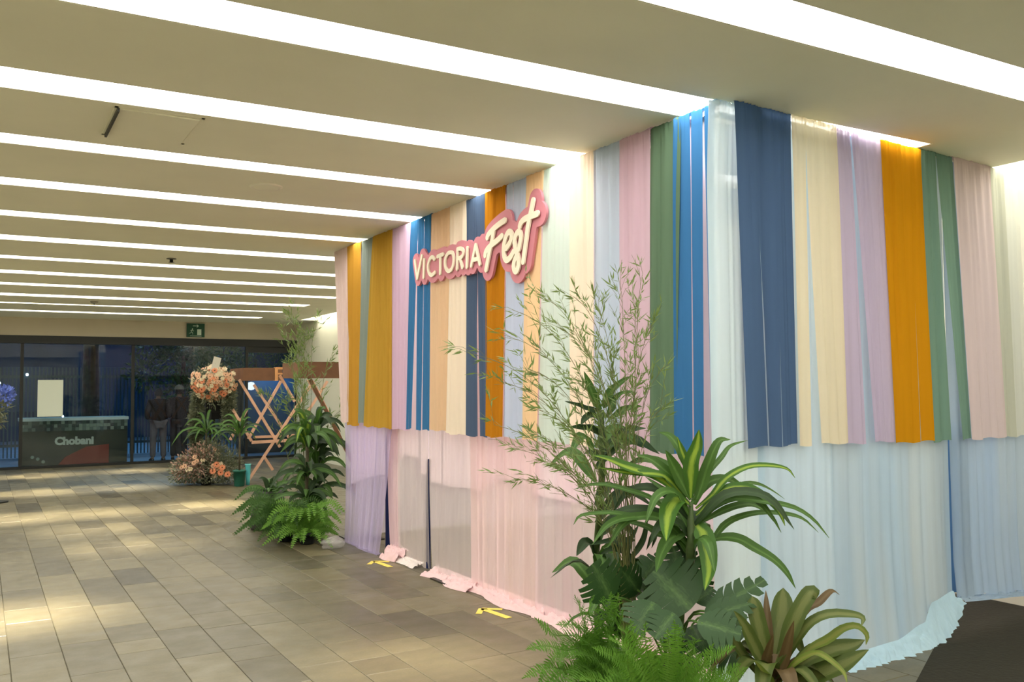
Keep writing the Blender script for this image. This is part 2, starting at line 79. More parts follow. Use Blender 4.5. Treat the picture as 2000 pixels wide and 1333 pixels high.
def fabric(n,c,sheer=.0,transl=.3,c2=None):
    """woven cloth: diffuse + translucent, a share of open weave; faint vertical thread streaks"""
    if n in MATS: return MATS[n]
    m,t,N,L=newmat(n); c=lin(c)
    out=N.new('ShaderNodeOutputMaterial'); d=N.new('ShaderNodeBsdfDiffuse'); tr=N.new('ShaderNodeBsdfTranslucent'); tp=N.new('ShaderNodeBsdfTransparent')
    tc=N.new('ShaderNodeTexCoord'); mp=N.new('ShaderNodeMapping'); mp.inputs['Scale'].default_value=(22,22,.7); nz=N.new('ShaderNodeTexNoise'); nz.inputs['Scale'].default_value=1.0; nz.inputs['Detail'].default_value=4
    L.new(tc.outputs['Object'],mp.inputs[0]); L.new(mp.outputs[0],nz.inputs['Vector'])
    r=N.new('ShaderNodeMapRange'); r.inputs['From Min'].default_value=.3; r.inputs['From Max'].default_value=.7; r.inputs['To Min'].default_value=.965; r.inputs['To Max'].default_value=1.03
    L.new(nz.outputs['Fac'],r.inputs[0])
    src=None
    if c2:
        cc=N.new('ShaderNodeMix'); cc.data_type='RGBA'; cc.inputs[6].default_value=(*c,1); cc.inputs[7].default_value=(*lin(c2),1)
        n2=N.new('ShaderNodeTexNoise'); n2.inputs['Scale'].default_value=1; n2.inputs['Detail'].default_value=1
        m2=N.new('ShaderNodeMapping'); m2.inputs['Scale'].default_value=(4,4,.4); L.new(tc.outputs['Object'],m2.inputs[0]); L.new(m2.outputs[0],n2.inputs['Vector'])
        r2=N.new('ShaderNodeMapRange'); r2.inputs['From Min'].default_value=.38; r2.inputs['From Max'].default_value=.62; L.new(n2.outputs['Fac'],r2.inputs[0]); L.new(r2.outputs[0],cc.inputs[0]); src=cc.outputs[2]
    sc_=N.new('ShaderNodeVectorMath'); sc_.operation='SCALE'; sc_.inputs[0].default_value=c
    if src: L.new(src,sc_.inputs[0])
    L.new(r.outputs[0],sc_.inputs['Scale'])
    L.new(sc_.outputs[0],d.inputs[0]); L.new(sc_.outputs[0],tr.inputs[0])
    a=N.new('ShaderNodeMixShader'); a.inputs[0].default_value=transl; L.new(d.outputs[0],a.inputs[1]); L.new(tr.outputs[0],a.inputs[2])
    if sheer>0:
        b=N.new('ShaderNodeMixShader'); b.inputs[0].default_value=sheer; L.new(a.outputs[0],b.inputs[1]); L.new(tp.outputs[0],b.inputs[2]); a=b
    L.new(a.outputs[0],out.inputs[0]); MATS[n]=m; return m
def leafmat(n,c,c2,rough=.4,transl=.25,band=.2):
    rough+=.12
    """blade colour c with a paler band c2 along the midrib (uv.x = .5)"""
    if n in MATS: return MATS[n]
    m,t,N,L=newmat(n)
    out=N.new('ShaderNodeOutputMaterial'); b=N.new('ShaderNodeBsdfPrincipled'); b.inputs['Roughness'].default_value=rough; b.inputs['Specular IOR Level'].default_value=.35
    uv=N.new('ShaderNodeUVMap'); sp=N.new('ShaderNodeSeparateXYZ'); L.new(uv.outputs[0],sp.inputs[0])
    nz=N.new('ShaderNodeTexNoise'); nz.inputs['Scale'].default_value=14; mp=N.new('ShaderNodeMapping'); mp.inputs['Scale'].default_value=(2.2,.12,1); L.new(uv.outputs[0],mp.inputs[0]); L.new(mp.outputs[0],nz.inputs['Vector'])
    su=N.new('ShaderNodeMath'); su.operation='SUBTRACT'; su.inputs[1].default_value=.5; L.new(sp.outputs[0],su.inputs[0])
    ab=N.new('ShaderNodeMath'); ab.operation='ABSOLUTE'; L.new(su.outputs[0],ab.inputs[0])
    ad=N.new('ShaderNodeMath'); ad.operation='MULTIPLY_ADD'; ad.inputs[1].default_value=.25; L.new(nz.outputs['Fac'],ad.inputs[0]); L.new(ab.outputs[0],ad.inputs[2])
    r=N.new('ShaderNodeMapRange'); r.inputs['From Min'].default_value=band+.05; r.inputs['From Max'].default_value=band+.2; r.inputs['To Min'].default_value=1; r.inputs['To Max'].default_value=0; L.new(ad.outputs[0],r.inputs[0])
    mx=N.new('ShaderNodeMix'); mx.data_type='RGBA'; mx.inputs[6].default_value=(*lin(c),1); mx.inputs[7].default_value=(*lin(c2),1); L.new(r.outputs[0],mx.inputs[0])
    L.new(mx.outputs[2],b.inputs['Base Color'])
    tl=N.new('ShaderNodeBsdfTranslucent'); L.new(mx.outputs[2],tl.inputs[0]); ms=N.new('ShaderNodeMixShader'); ms.inputs[0].default_value=transl
    L.new(b.outputs[0],ms.inputs[1]); L.new(tl.outputs[0],ms.inputs[2]); L.new(ms.outputs[0],out.inputs[0]); MATS[n]=m; return m
# ---------------- helpers ----------------
def tag(o,label=None,cat=None,group=None,kind=None):
    if label: o['label']=label
    if cat: o['category']=cat
    if group: o['group']=group
    if kind: o['kind']=kind
    return o
def mobj(name,me,m,parent=None,smooth=False):
    o=bpy.data.objects.new(name,me); C.objects.link(o)
    if m is not None: me.materials.append(m)
    if parent: o.parent=parent
    if smooth: me.shade_smooth()
    return o
def raw(name,V,F,m,parent=None,smooth=False,uv=None):
    me=bpy.data.meshes.new(name); me.from_pydata([tuple(v) for v in V],[],[tuple(f) for f in F]); me.update()
    if uv:
        l=me.uv_layers.new(name='UVMap')
        for lp in me.loops: l.data[lp.index].uv=uv[lp.vertex_index]
    return mobj(name,me,m,parent,smooth)
def empty(name,loc,label,cat,group=None,rz=0):
    o=bpy.data.objects.new(name,None); C.objects.link(o); o.location=loc; o.rotation_euler=(0,0,rz); o.empty_display_size=.1
    return tag(o,label,cat,group)
class MB:
    def __init__(s): s.V=[]; s.F=[]; s.uv=[]
    def add(s,V,F,uv=None):
        k=len(s.V); s.V+=[tuple(v) for v in V]; s.F+=[tuple(i+k for i in f) for f in F]; s.uv+=(uv if uv else [(.5,.5)]*len(V)); return s
    def box(s,x0,x1,y0,y1,z0,z1,M=None,ch=0):
        P=[(x,y,z) for z in (z0,z1) for y in (y0,y1) for x in (x0,x1)]
        if M: P=[tuple(M@Vector(p)) for p in P]
        return s.add(P,[(0,2,3,1),(4,5,7,6),(0,1,5,4),(2,6,7,3),(0,4,6,2),(1,3,7,5)])
    def bar(s,a,b,w,h,up=(0,0,1)):
        a=Vector(a);b=Vector(b);d=(b-a).normalized();u=Vector(up)
        if abs(d.dot(u))>.95:u=Vector((1,0,0))
        x=d.cross(u).normalized();y=x.cross(d)
        P=[p+x*sx*w/2+y*sy*h/2 for p in(a,b) for sx,sy in((-1,-1),(1,-1),(1,1),(-1,1))]
        return s.add(P,[(0,3,2,1),(4,5,6,7),(0,1,5,4),(1,2,6,5),(2,3,7,6),(3,0,4,7)])
    def tube(s,pts,r,n=6,cap=True):
        pts=[Vector(p) for p in pts]; V=[];F=[];k=len(pts); ref=Vector((.13,.21,1)).normalized()
        for i,p in enumerate(pts):
            d=(pts[min(i+1,k-1)]-pts[max(i-1,0)]).normalized()
            x=d.cross(ref if abs(d.dot(ref))<.95 else Vector((1,0,0))).normalized(); y=x.cross(d)
            rr=r[i] if isinstance(r,(list,tuple)) else r
            V+=[p+(x*math.cos(2*math.pi*j/n)+y*math.sin(2*math.pi*j/n))*rr for j in range(n)]
        for i in range(k-1): F+=[(i*n+j,i*n+(j+1)%n,(i+1)*n+(j+1)%n,(i+1)*n+j) for j in range(n)]
        if cap: F+=[tuple(range(n))[::-1],tuple(range((k-1)*n,k*n))]
        return s.add(V,F)
    def lathe(s,prof,n=20,c=(0,0,0)):
        V=[];F=[];k=len(prof)
        for r,z in prof: V+=[(c[0]+r*math.cos(2*math.pi*j/n),c[1]+r*math.sin(2*math.pi*j/n),c[2]+z) for j in range(n)]
        for i in range(k-1): F+=[(i*n+j,i*n+(j+1)%n,(i+1)*n+(j+1)%n,(i+1)*n+j) for j in range(n)]
        return s.add(V,F)
    def build(s,name,m,parent=None,smooth=False):
        return raw(name,s.V,s.F,m,parent,smooth,s.uv)
def local(o):
    """keep world coordinates of children built in world space under an Empty placed at its base"""
    inv=Matrix.Translation(o.location).inverted()
    for c in o.children: 
        c.matrix_parent_inverse=inv

white=mat('white_paint',(236,232,214),.7,.03,2); ceilm=mat('ceiling_paint',(238,236,214),.75,.04,1.3,bump=.08)
wallm=mat('wall_paint',(218,216,196),.8,.03,2); darkm=mat('dark_metal',(26,28,26),.45)
glow=emis('light_diffuser',(1,.975,.90),STRIP)
# ---------------- floor ----------------
XL0,XR0,YB,YF=-3.0,6.28,-4.0,20.5
def floormat():
    m,t,N,L=newmat('stone_tile'); out=N.new('ShaderNodeOutputMaterial'); b=N.new('ShaderNodeBsdfPrincipled')
    at=N.new('ShaderNodeAttribute'); at.attribute_name='tone'; tc=N.new('ShaderNodeTexCoord')
    def nz(scale,vec,det=5):
        n=N.new('ShaderNodeTexNoise'); n.inputs['Scale'].default_value=scale; n.inputs['Detail'].default_value=det; L.new(vec,n.inputs['Vector']); return n.outputs['Fac']
    def mr(v,a,b_,c,d):
        r=N.new('ShaderNodeMapRange'); r.inputs[1].default_value=a; r.inputs[2].default_value=b_; r.inputs[3].default_value=c; r.inputs[4].default_value=d; L.new(v,r.inputs[0]); return r.outputs[0]
    def mul(a,b_):
        n=N.new('ShaderNodeMath'); n.operation='MULTIPLY'; L.new(a,n.inputs[0]); L.new(b_,n.inputs[1]); return n.outputs[0]
    mp=N.new('ShaderNodeMapping'); mp.inputs['Scale'].default_value=(1,3.5,1); L.new(tc.outputs['Object'],mp.inputs[0])
    off=N.new('ShaderNodeVectorMath'); off.operation='MULTIPLY_ADD'; L.new(at.outputs['Vector'],off.inputs[0]); off.inputs[1].default_value=(30,30,30); L.new(mp.outputs[0],off.inputs[2])
    v1=mr(nz(3,off.outputs[0],6),.3,.7,.86,1.12); v2=mr(nz(60,tc.outputs['Object'],3),.3,.7,.93,1.06)
    # thin pale veins
    nv=N.new('ShaderNodeTexNoise'); nv.inputs['Scale'].default_value=1.6; nv.inputs['Detail'].default_value=6; L.new(off.outputs[0],nv.inputs['Vector'])
    sb=N.new('ShaderNodeMath'); sb.operation='SUBTRACT'; sb.inputs[1].default_value=.5; L.new(nv.outputs['Fac'],sb.inputs[0]); ab=N.new('ShaderNodeMath'); ab.operation='ABSOLUTE'; L.new(sb.outputs[0],ab.inputs[0])
    v3=mr(ab.outputs[0],0,.006,1.16,1.0)
    sx=N.new('ShaderNodeSeparateXYZ'); L.new(at.outputs['Vector'],sx.inputs[0]); tn=mr(sx.outputs[0],0,1,.55,1.5)
    f=mul(mul(mul(v1,v2),v3),tn)
    s=N.new('ShaderNodeVectorMath'); s.operation='SCALE'; s.inputs[0].default_value=lin((92,85,63)); L.new(f,s.inputs['Scale'])
    L.new(s.outputs[0],b.inputs['Base Color']); L.new(mr(nz(5,tc.outputs['Object']),.3,.7,.3,.46),b.inputs['Roughness']); b.inputs['Specular IOR Level'].default_value=.45
    bp=N.new('ShaderNodeBump'); bp.inputs['Strength'].default_value=.12; bp.inputs['Distance'].default_value=.004; L.new(nz(70,tc.outputs['Object']),bp.inputs['Height']); L.new(bp.outputs[0],b.inputs['Normal'])
    L.new(b.outputs[0],out.inputs[0]); return m
tilem=floormat()
fl=MB().box(XL0-.2,XR0+.2,YB-.2,YF+.1,-.2,-.006).build('floor',mat('grout',(88,84,70),.9)); fl['kind']='structure'
random.seed(5)
def tilegeo(x0,x1,y0,y1,z):
    g=.0016;c=.003; x0+=g;x1-=g;y0+=g;y1-=g
    V=[(x0,y0,-.008),(x1,y0,-.008),(x1,y1,-.008),(x0,y1,-.008),(x0,y0,z-.002),(x1,y0,z-.002),(x1,y1,z-.002),(x0,y1,z-.002),(x0+c,y0+c,z),(x1-c,y0+c,z),(x1-c,y1-c,z),(x0+c,y1-c,z)]
    F=[(0,1,5,4),(1,2,6,5),(2,3,7,6),(3,0,4,7),(4,5,9,8),(5,6,10,9),(6,7,11,10),(7,4,8,11),(8,9,10,11)]
    return V,F
tiles=[]
k=-12
while True:
    x0=.178+.2765*k; x1=x0+.2765; k+=1
    if x0>XR0: break
    x0=max(x0,XL0); x1=min(x1,XR0)
    y=YB-random.random()*.5
    while y<YF:
        l=random.choice((.28,.42,.55,.55,.7,.7,.9,1.05)); y0=max(y,YB); y1=min(y+l,YF); y+=l
        if y1-y0<.02: continue
        tiles.append((x0,x1,y0,y1,random.gauss(.5,.23)))
def vis(t):
    p=Vector(((t[0]+t[1])/2,(t[2]+t[3])/2,-1.56)); d=p.dot(FW)
    if d<.5: return 1e9
    u=1000+1773*p.dot(RT)/d; v=666+1773*-(p.dot(UP))/d
    if u<-80 or u>2080 or v>1400: return 1e9
    if p.x>3.35 and p.y>3.5+.09*(p.x-3.3) and p.y<9.2: return 1e8+d
    return d
tiles.sort(key=vis)
def tone(me,vals):
    a=me.attributes.new('tone','FLOAT_VECTOR','POINT'); a.data.foreach_set('vector',np.array(vals,dtype=np.float32).ravel())
for t in tiles[:299]:
    V,F=tilegeo(*t[:4],random.uniform(-.0004,.0004)); o=raw('tile',V,F,tilem,fl); tn=min(1,max(0,t[4])); tone(o.data,[(tn,random.Random(t[0]*7+t[2]).random(),0)]*12)
mb=MB();vals=[]
for t in tiles[299:]:
    V,F=tilegeo(*t[:4],0); mb.add(V,F); tn=min(1,max(0,t[4])); vals+=[(tn,random.Random(t[0]*7+t[2]).random(),0)]*12
o=mb.build('tile_field',tilem,fl); tone(o.data,vals); o['kind']='stuff'
# ---------------- ceiling ----------------
H=3.02
slots=[(-3.35,-2.95),(-1.9,-1.55),(-.5,-.17),(.9,1.22),(2.37,2.67),(3.42,3.735),(4.62,4.955),(5.83,6.075),(7.05,7.315),(8.345,8.61),(9.67,9.99),(11.14,11.4),(12.5,12.83),(13.93,14.25),(15.47,15.87),(17.05,17.25),(18.6,18.93)]
cl=MB().box(XL0-.2,XR0+.2,YB-.2,YF+.1,H+.40,H+.5).build('ceiling',ceilm); cl['kind']='structure'
prev=YB-.1
for a,b in slots+[(YF,YF+.2)]:
    MB().box(XL0-.1,5.9,prev,a,H,H+.3).build('ceiling_panel',ceilm,cl); prev=b
for a,b in slots: MB().box(5.0,5.9,a,b,H,H+.3).build('ceiling_panel',ceilm,cl)
MB().box(5.9,XR0+.05,19.0,YF,H,H+.3).build('ceiling_panel',ceilm,cl)
places=['behind the camera, farthest back','behind the camera, second from the back','behind the camera, just behind the lens','right above the camera','cutting across the top right corner','running from the top edge to the booth corner','starting left of the ceiling hatch on its near side','just beyond the ceiling hatch','ending at the blue drape left of the sign','fifth in view, ending near the mustard drape','sixth in view, ending beside the leftmost pale drape','seventh in view, thin, between the near and far strips','the dim one that fades out toward the right','ninth in view, ending behind the leftmost pale drape','tenth in view, ending beside the top of the far bamboo','eleventh in view, second from the back wall','last one before the back wall']
for i,(a,b) in enumerate(slots):
    e=empty('ceiling_light',(1,(a+b)/2,H),'long glowing ceiling light strip '+places[i],'light','ceiling light strips')
    m=MB().box(XL0,4.998,a+.002,b-.002,H+.05,H+.07); m.build('diffuser',glow,e)
    h=MB().box(XL0,4.99,a+.002,a+.008,H+.001,H+.05).box(XL0,4.99,b-.008,b-.002,H+.001,H+.05).box(4.986,4.996,a+.002,b-.002,H+.001,H+.05); h.build('slot_lining',white,e); local(e)
e=empty('cove_light',(6.1,7,H),'bright cove light along the right hand wall past the ceiling edge','light')
MB().box(5.92,XR0,YB,19.0,H+.12,H+.14).build('diffuser',emis('cove_diffuser',(1,.95,.82),STRIP*.7),e); local(e)
# hatch, speaker, sprinkler, detector
e=empty('ceiling_hatch',(.8,5.3,H),'slightly open square access hatch in the ceiling','hatch')
hm=ceilm
M=Matrix.Translation((.8,5.3,H-.003))@Matrix.Rotation(R_(.8),4,'Y')
MB().box(-.2,.2,-.27,.27,-.004,.004,M).build('hatch_door',hm,e)
q=MB(); 
for b in ((-.225,-.207,-.3,.3),(.207,.225,-.3,.3),(-.225,.225,-.3,-.276),(-.225,.225,.276,.3)): q.box(.8+b[0],.8+b[1],5.3+b[2],5.3+b[3],H-.0015,H+.001)
q.build('hatch_frame',ceilm,e)
MB().box(.588,.6,5.02,5.58,H-.02,H+.001).build('hinge_gap',darkm,e); local(e)
e=empty('ceiling_speaker',(1.76,6.5,H),'flat round speaker cover in the ceiling above the sign','speaker')
MB().lathe([(0,-.012),(.085,-.012),(.09,-.01)],28,(1.76,6.5,H)).build('grille',ceilm,e,True)
MB().lathe([(.09,-.01),(.105,-.014),(.115,-.008),(.118,0)],28,(1.76,6.5,H)).build('ring',white,e,True); local(e)
e=empty('sprinkler',(1.82,10.6,H),'small ceiling sprinkler head midway down the hall','sprinkler')
MB().lathe([(.05,0),(.055,-.008),(.02,-.012)],16,(1.82,10.6,H)).build('rosette',mat('grey_metal',(120,116,104),.4,metal=.6),e,True)
MB().lathe([(.02,-.012),(.018,-.04),(.034,-.045),(0,-.05)],12,(1.82,10.6,H)).build('nozzle',darkm,e,True); local(e)
e=empty('smoke_detector',(1.6,16.3,H),'small smoke detector on the ceiling near the back wall','detector')
MB().lathe([(.06,0),(.06,-.02),(.04,-.04),(0,-.045)],16,(1.6,16.3,H)).build('body',mat('grey_plastic',(150,146,130),.5),e,True)
MB().lathe([(.012,-.04),(.012,-.055),(0,-.056)],8,(1.6,16.3,H)).build('sensor',darkm,e); local(e)
# ---------------- walls ----------------
def st(name,mb,m): o=mb.build(name,m); o['kind']='structure'; return o
st('wall_right',MB().box(XR0,XR0+.15,YB-.2,YF+.2,-.1,H+.4),wallm)
st('wall_left',MB().box(XL0-.15,XL0,YB-.2,YF+.2,-.1,H+.4),wallm)
st('wall_front',MB().box(XL0-.1,XR0+.1,YB-.15,YB,-.1,H+.4),wallm)
st('wall_back',MB().box(XL0,XR0,YF,YF+.2,2.66,H+.4),mat('soffit_paint',(196,186,166),.8,.03,2))
st('trim_1',MB().box(XL0,XR0,YF-.03,YF+.12,2.5,2.66),darkm)
st('trim_2',MB().box(XL0,XR0,YF,YF+.1,-.01,.05),darkm)
# glazing
def glassmat():
    m,t,N,L=newmat('glass'); o=N.new('ShaderNodeOutputMaterial'); a=N.new('ShaderNodeBsdfTransparent'); a.inputs[0].default_value=(.86,.93,.97,1)
    g=N.new('ShaderNodeBsdfGlossy'); g.inputs['Roughness'].default_value=.02; f=N.new('ShaderNodeFresnel'); f.inputs[0].default_value=1.5
    k=N.new('ShaderNodeMath'); k.operation='MULTIPLY_ADD'; k.inputs[1].default_value=.2; k.inputs[2].default_value=.02; L.new(f.outputs[0],k.inputs[0])
    x=N.new('ShaderNodeMixShader'); L.new(k.outputs[0],x.inputs[0]); L.new(a.outputs[0],x.inputs[1]); L.new(g.outputs[0],x.inputs[2]); L.new(x.outputs[0],o.inputs[0]); return m
gm=glassmat()
edges=[-3,-1.2,.72,2.78,5.15,6.28]
for i in range(5):
    a,b=edges[i],edges[i+1]
    o=st('window_%d'%(i+1),MB().box(a+.02,b-.02,YF+.04,YF+.052,.05,2.5),gm)
    fr=MB().box(a,a+.03,YF+.02,YF+.07,.05,2.5).box(b-.03,b,YF+.02,YF+.07,.05,2.5); fr.build('window_frame',darkm,o)
    if i==4: MB().box(a,b,YF+.01,YF+.09,2.37,2.5).build('window_header',darkm,o)
# exit sign
e=empty('exit_sign',(4.03,YF-.02,2.84),'green emergency exit sign with arrow and running figure above the glass','sign')
gs=mat('sign_green',(22,74,54),.5); gw=mat('sign_white',(205,225,210),.5)
MB().box(3.845,4.215,YF-.05,YF-.005,2.69,2.985).build('sign_plate',gs,e)
y=YF-.056
def poly(P,y0,y1,name,m,par):
    n=len(P); V=[(x,y0,z) for x,z in P]+[(x,y1,z) for x,z in P]; F=[tuple(range(n)),tuple(range(n,2*n))[::-1]]+[(i,i+n,(i+1)%n+n,(i+1)%n) for i in range(n)]
    return raw(name,V,F,m,par)
q=MB().box(3.97,4.08,y,y+.006,2.925,2.937)
q.bar((4.05,y+.003,2.96),(4.085,y+.003,2.931),.008,.012,(0,1,0)).bar((4.05,y+.003,2.902),(4.085,y+.003,2.931),.008,.012,(0,1,0)); q.build('arrow',gw,e)
MB().box(4.06,4.145,y,y+.006,2.735,2.86).build('door_symbol',gw,e)
q=MB().lathe([(0,-.003),(.013,0),(0,.003)],10,(0,0,0)); q.V=[(3.96+v[0],y+v[2]+.003,2.862+v[1]) for v in q.V]
for a,b in (((3.95,2.845),(3.935,2.80)),((3.945,2.84),(3.975,2.82)),((3.975,2.82),(3.99,2.83)),((3.945,2.84),(3.915,2.828)),((3.937,2.80),(3.965,2.78)),((3.965,2.78),(3.965,2.745)),((3.935,2.80),(3.92,2.775)),((3.92,2.775),(3.89,2.77))):
    q.bar((a[0],y+.003,a[1]),(b[0],y+.003,b[1]),.006,.014,(0,1,0))
q.build('running_figure',gw,e)
MB().box(3.91,4.15,y,y+.006,2.708,2.716).build('text_line',gw,e); local(e)
# ---------------- draped booth ----------------
FL=(Vector((3.275,0)),Vector((0,1)),Vector((-1,0)))
_a=Vector((3.275,3.425));_d=(Vector((6.245,3.675))-_a).normalized()
FR=(_a,_d,Vector((_d.y,-_d.x)))
def fp(face,s,out,z): p=face[0]+face[1]*s+face[2]*out; return (p.x,p.y,z)
def foldfn(seed,amp,nsin=5,fmin=18,fmax=70,creases=4,width=.5):
    r=random.Random(seed); S=[(r.uniform(fmin,fmax),r.uniform(0,6.28),r.uniform(.35,1),r.uniform(-.12,.12)) for _ in range(nsin)]
    K=[(r.uniform(0,width),r.uniform(.5,1.4),r.uniform(.007,.016),r.uniform(.4,3.2)) for _ in range(creases)]
    tot=sum(s[2] for s in S)**.5
    def f(w,t):
        v=sum(a*math.sin(fr*w+ph+k*t) for fr,ph,a,k in S)/tot
        for c,dp,sg,ln in K:
            x=(w-c)/sg
            if abs(x)<3.5: v-=dp*math.exp(-x*x)*max(0,min(1,(ln-t)/.4+1))
        return amp*v
    return f
def cloth(name,label,face,panels,ztop,zbot,m,out=.02,amp=.009,seed=0,group=None,hem=None,bulge=None,res=.011,nv=26,parent=None,creases=4,gather=.007,rail=True,fmin=18,fmax=70,hemcurl=None,cat='drape'):
    mb=MB()
    for pi,(a0,a1,b0,b1) in enumerate(panels):
        W=max(abs(a1-a0),abs(b1-b0)); nu=max(4,int(W/res)); f=foldfn(seed*13+pi,amp,5,fmin,fmax,max(1,int(creases*W/.4)),W)
        V=[];F=[]
        rows=[]
        if rail: rows+=[(-1,.0),(-.5,.0)]
        rows+=[(0,j/nv) for j in range(nv+1)]
        for (rk,t) in rows:
            for i in range(nu+1):
                w=i/nu; s=(a0+(a1-a0)*w)*(1-t)+(b0+(b1-b0)*w)*t
                zb=hem(s) if hem else zbot+.006*math.sin(s*23+seed)
                z=ztop+(zb-ztop)*t; dd=ztop-z
                g=gather*math.sin(w*W*260+3*math.sin(w*W*40+seed))*math.exp(-dd/.12)
                o=out+f(w*W,dd)*(.45+.55*min(1,dd/.5))+g
                if bulge: o+=bulge(s,z)
                if rail and out<.04 and z>2.6: o+=(.03-out)*((z-2.6)/(ztop-2.6))
                zz=z+.004*math.sin(w*W*190+seed)*math.exp(-dd/.03)
                if rk==-.5: o-=.02; zz+=.012
                if rk==-1: o-=.05; zz+=.004
                V.append(fp(face,s,o,zz))
        for j in range(len(rows)-1):
            for i in range(nu):
                k=j*(nu+1)+i; F.append((k,k+1,k+nu+2,k+nu+1))
        mb.add(V,F)
    if parent: return mb.build(name,m,parent,True)
    o=mb.build(name,m,None,True); return tag(o,label,cat,group)
U=1.195 # hem height of the short coloured drapes
# (label, top s0,s1, hem s0,s1, colour, slits [(pos_top,wtop,pos_bot,wbot)], sheer)
left=[('pale pinkish white short drape at the far left end of the booth',9.19,8.79,8.98,8.72,(226,204,196),[],0,6),
('golden yellow short drape shading to brown at its hem, second from the far left end',8.80,8.40,8.82,8.46,(194,146,58),[],0,8),
('grey green short drape between golden yellow and mustard ones',8.42,8.08,8.52,8.28,(138,150,140),[],.0,7),
('mustard short drape, wide, left of the pinkish lavender one',8.10,7.63,8.32,7.645,(194,154,64),[(7.9,.0,8.0,.0)],0,5),
('pinkish lavender short drape left of the bright blue one',7.65,7.205,7.655,7.28,(212,184,208),[(7.40,0,7.41,.008)],.05,4),
('bright blue short drape with pale slits under the left end of the sign',7.215,6.79,7.315,6.835,(64,118,164),[(7.05,.01,7.15,.11),(6.93,.004,7.00,.03)],0,5),
('peach short drape behind the letters CTO of the sign',6.80,6.44,6.845,6.55,(226,194,156),[],.04,4),
('cream short drape behind the letters RIA of the sign',6.45,6.15,6.56,6.19,(240,228,206),[],.06,4),
('slate navy short drape between cream and burnt orange ones, left face',6.16,5.87,6.20,5.872,(80,98,124),[(6.0,0,5.98,.03)],0,7),
('burnt orange short drape under the letter F of the sign',5.88,5.55,5.88,5.63,(188,126,34),[],0,6),
('powder blue short drape below the last letters of the sign',5.56,5.26,5.64,5.335,(190,206,230),[(5.45,0,5.5,.004)],.05,5),
('peach short drape at the right end of the sign',5.27,5.045,5.345,5.15,(240,208,162),[],.04,3),
('mint short drape right of the sign',5.05,4.735,5.155,4.77,(206,226,216),[],.08,4),
('warm cream short drape behind the bamboo, right of the mint one',4.74,4.478,4.775,4.52,(246,230,206),[],.06,3),
('pale blue short drape behind the bamboo, left of the pink one',4.485,4.215,4.525,4.25,(188,206,222),[],.06,4),
('dusty pink short drape left of the leaf green one',4.222,3.927,4.255,3.975,(208,182,196),[(4.05,0,4.07,.0)],.04,5),
('leaf green short drape left of the bright blue one near the corner',3.935,3.675,3.98,3.765,(100,126,102),[],0,5),
('bright blue short drape with two pale slits at the corner of the booth',3.74,3.42,3.77,3.44,(64,118,168),[(3.60,.012,3.625,.014),(3.50,0,3.512,.05)],0,5)]
right=[('deep navy short drape with two slits beside the corner, right face',.035,.474,.086,.472,(84,108,144),[(.19,.012,.24,.004),(.325,.006,.34,.022)],0,7),
('butter cream short drape next to the navy one, right face',.474,.882,.472,.91,(240,226,198),[(.60,0,.64,.095)],.05,4),
('lilac short drape between cream and orange ones, right face',.882,1.31,.907,1.372,(204,188,214),[(1.02,.01,1.13,.075)],.05,5),
('bright orange short drape, right face',1.302,1.735,1.369,1.795,(214,148,28),[(1.60,.0,1.64,.014)],0,6),
('sage green short drape with a pale slit, right face',1.730,2.105,1.79,2.222,(124,156,142),[(1.9,.0,2.05,.125)],0,5),
('pale rose short drape near the right wall',2.103,2.555,2.22,2.655,(228,208,208),[(2.33,0,2.45,.0)],.06,4),
('pale sage white short drape near the right wall',2.55,2.74,2.65,2.79,(206,206,188),[],.08,3),
('ivory white short drape touching the right wall, last of the row',2.735,2.93,2.785,2.955,(226,226,216),[],.08,3)]
def panels(a0,a1,b0,b1,slits):
    sg=1 if a1>a0 else -1; cuts=sorted(slits,key=lambda q:q[0]*sg); P=[];ca,cb=a0,b0
    for (pa,wa,pb,wb) in cuts:
        if wa==0 and wb==0: continue
        P.append((ca,pa-sg*wa/2*0.2,cb,pb-sg*wb/2)); ca=pa+sg*wa/2*0.2; cb=pb+sg*wb/2
    P.append((ca,a1,cb,b1)); return P
def sl(c): return '%02x%02x%02x'%c
for i,(lb,a0,a1,b0,b1,c,s,sh,cr) in enumerate(left):
    cloth('drape',lb,FL,panels(a0,a1,b0,b1,s),2.995,U+random.Random(i).uniform(-.015,.02),fabric('cloth_'+sl(c),c,sh,.28),out=.055+.006*(i%2),seed=i+1,group='short coloured drapes',creases=max(3,cr-1),amp=.009)
for i,(lb,a0,a1,b0,b1,c,s,sh,cr) in enumerate(right):
    cloth('drape',lb,FR,panels(a0,a1,b0,b1,s),(3.017,3.016,3.004,3.003,3.01,3.01,3.01,3.01)[i],(1.24,1.232,1.222,1.207,1.2,1.197,1.195,1.195)[i],fabric('cloth_'+sl(c),c,sh,.28),out=.055+.006*(i%2),seed=i+41,group='short coloured drapes',creases=max(3,cr-1),amp=.009)
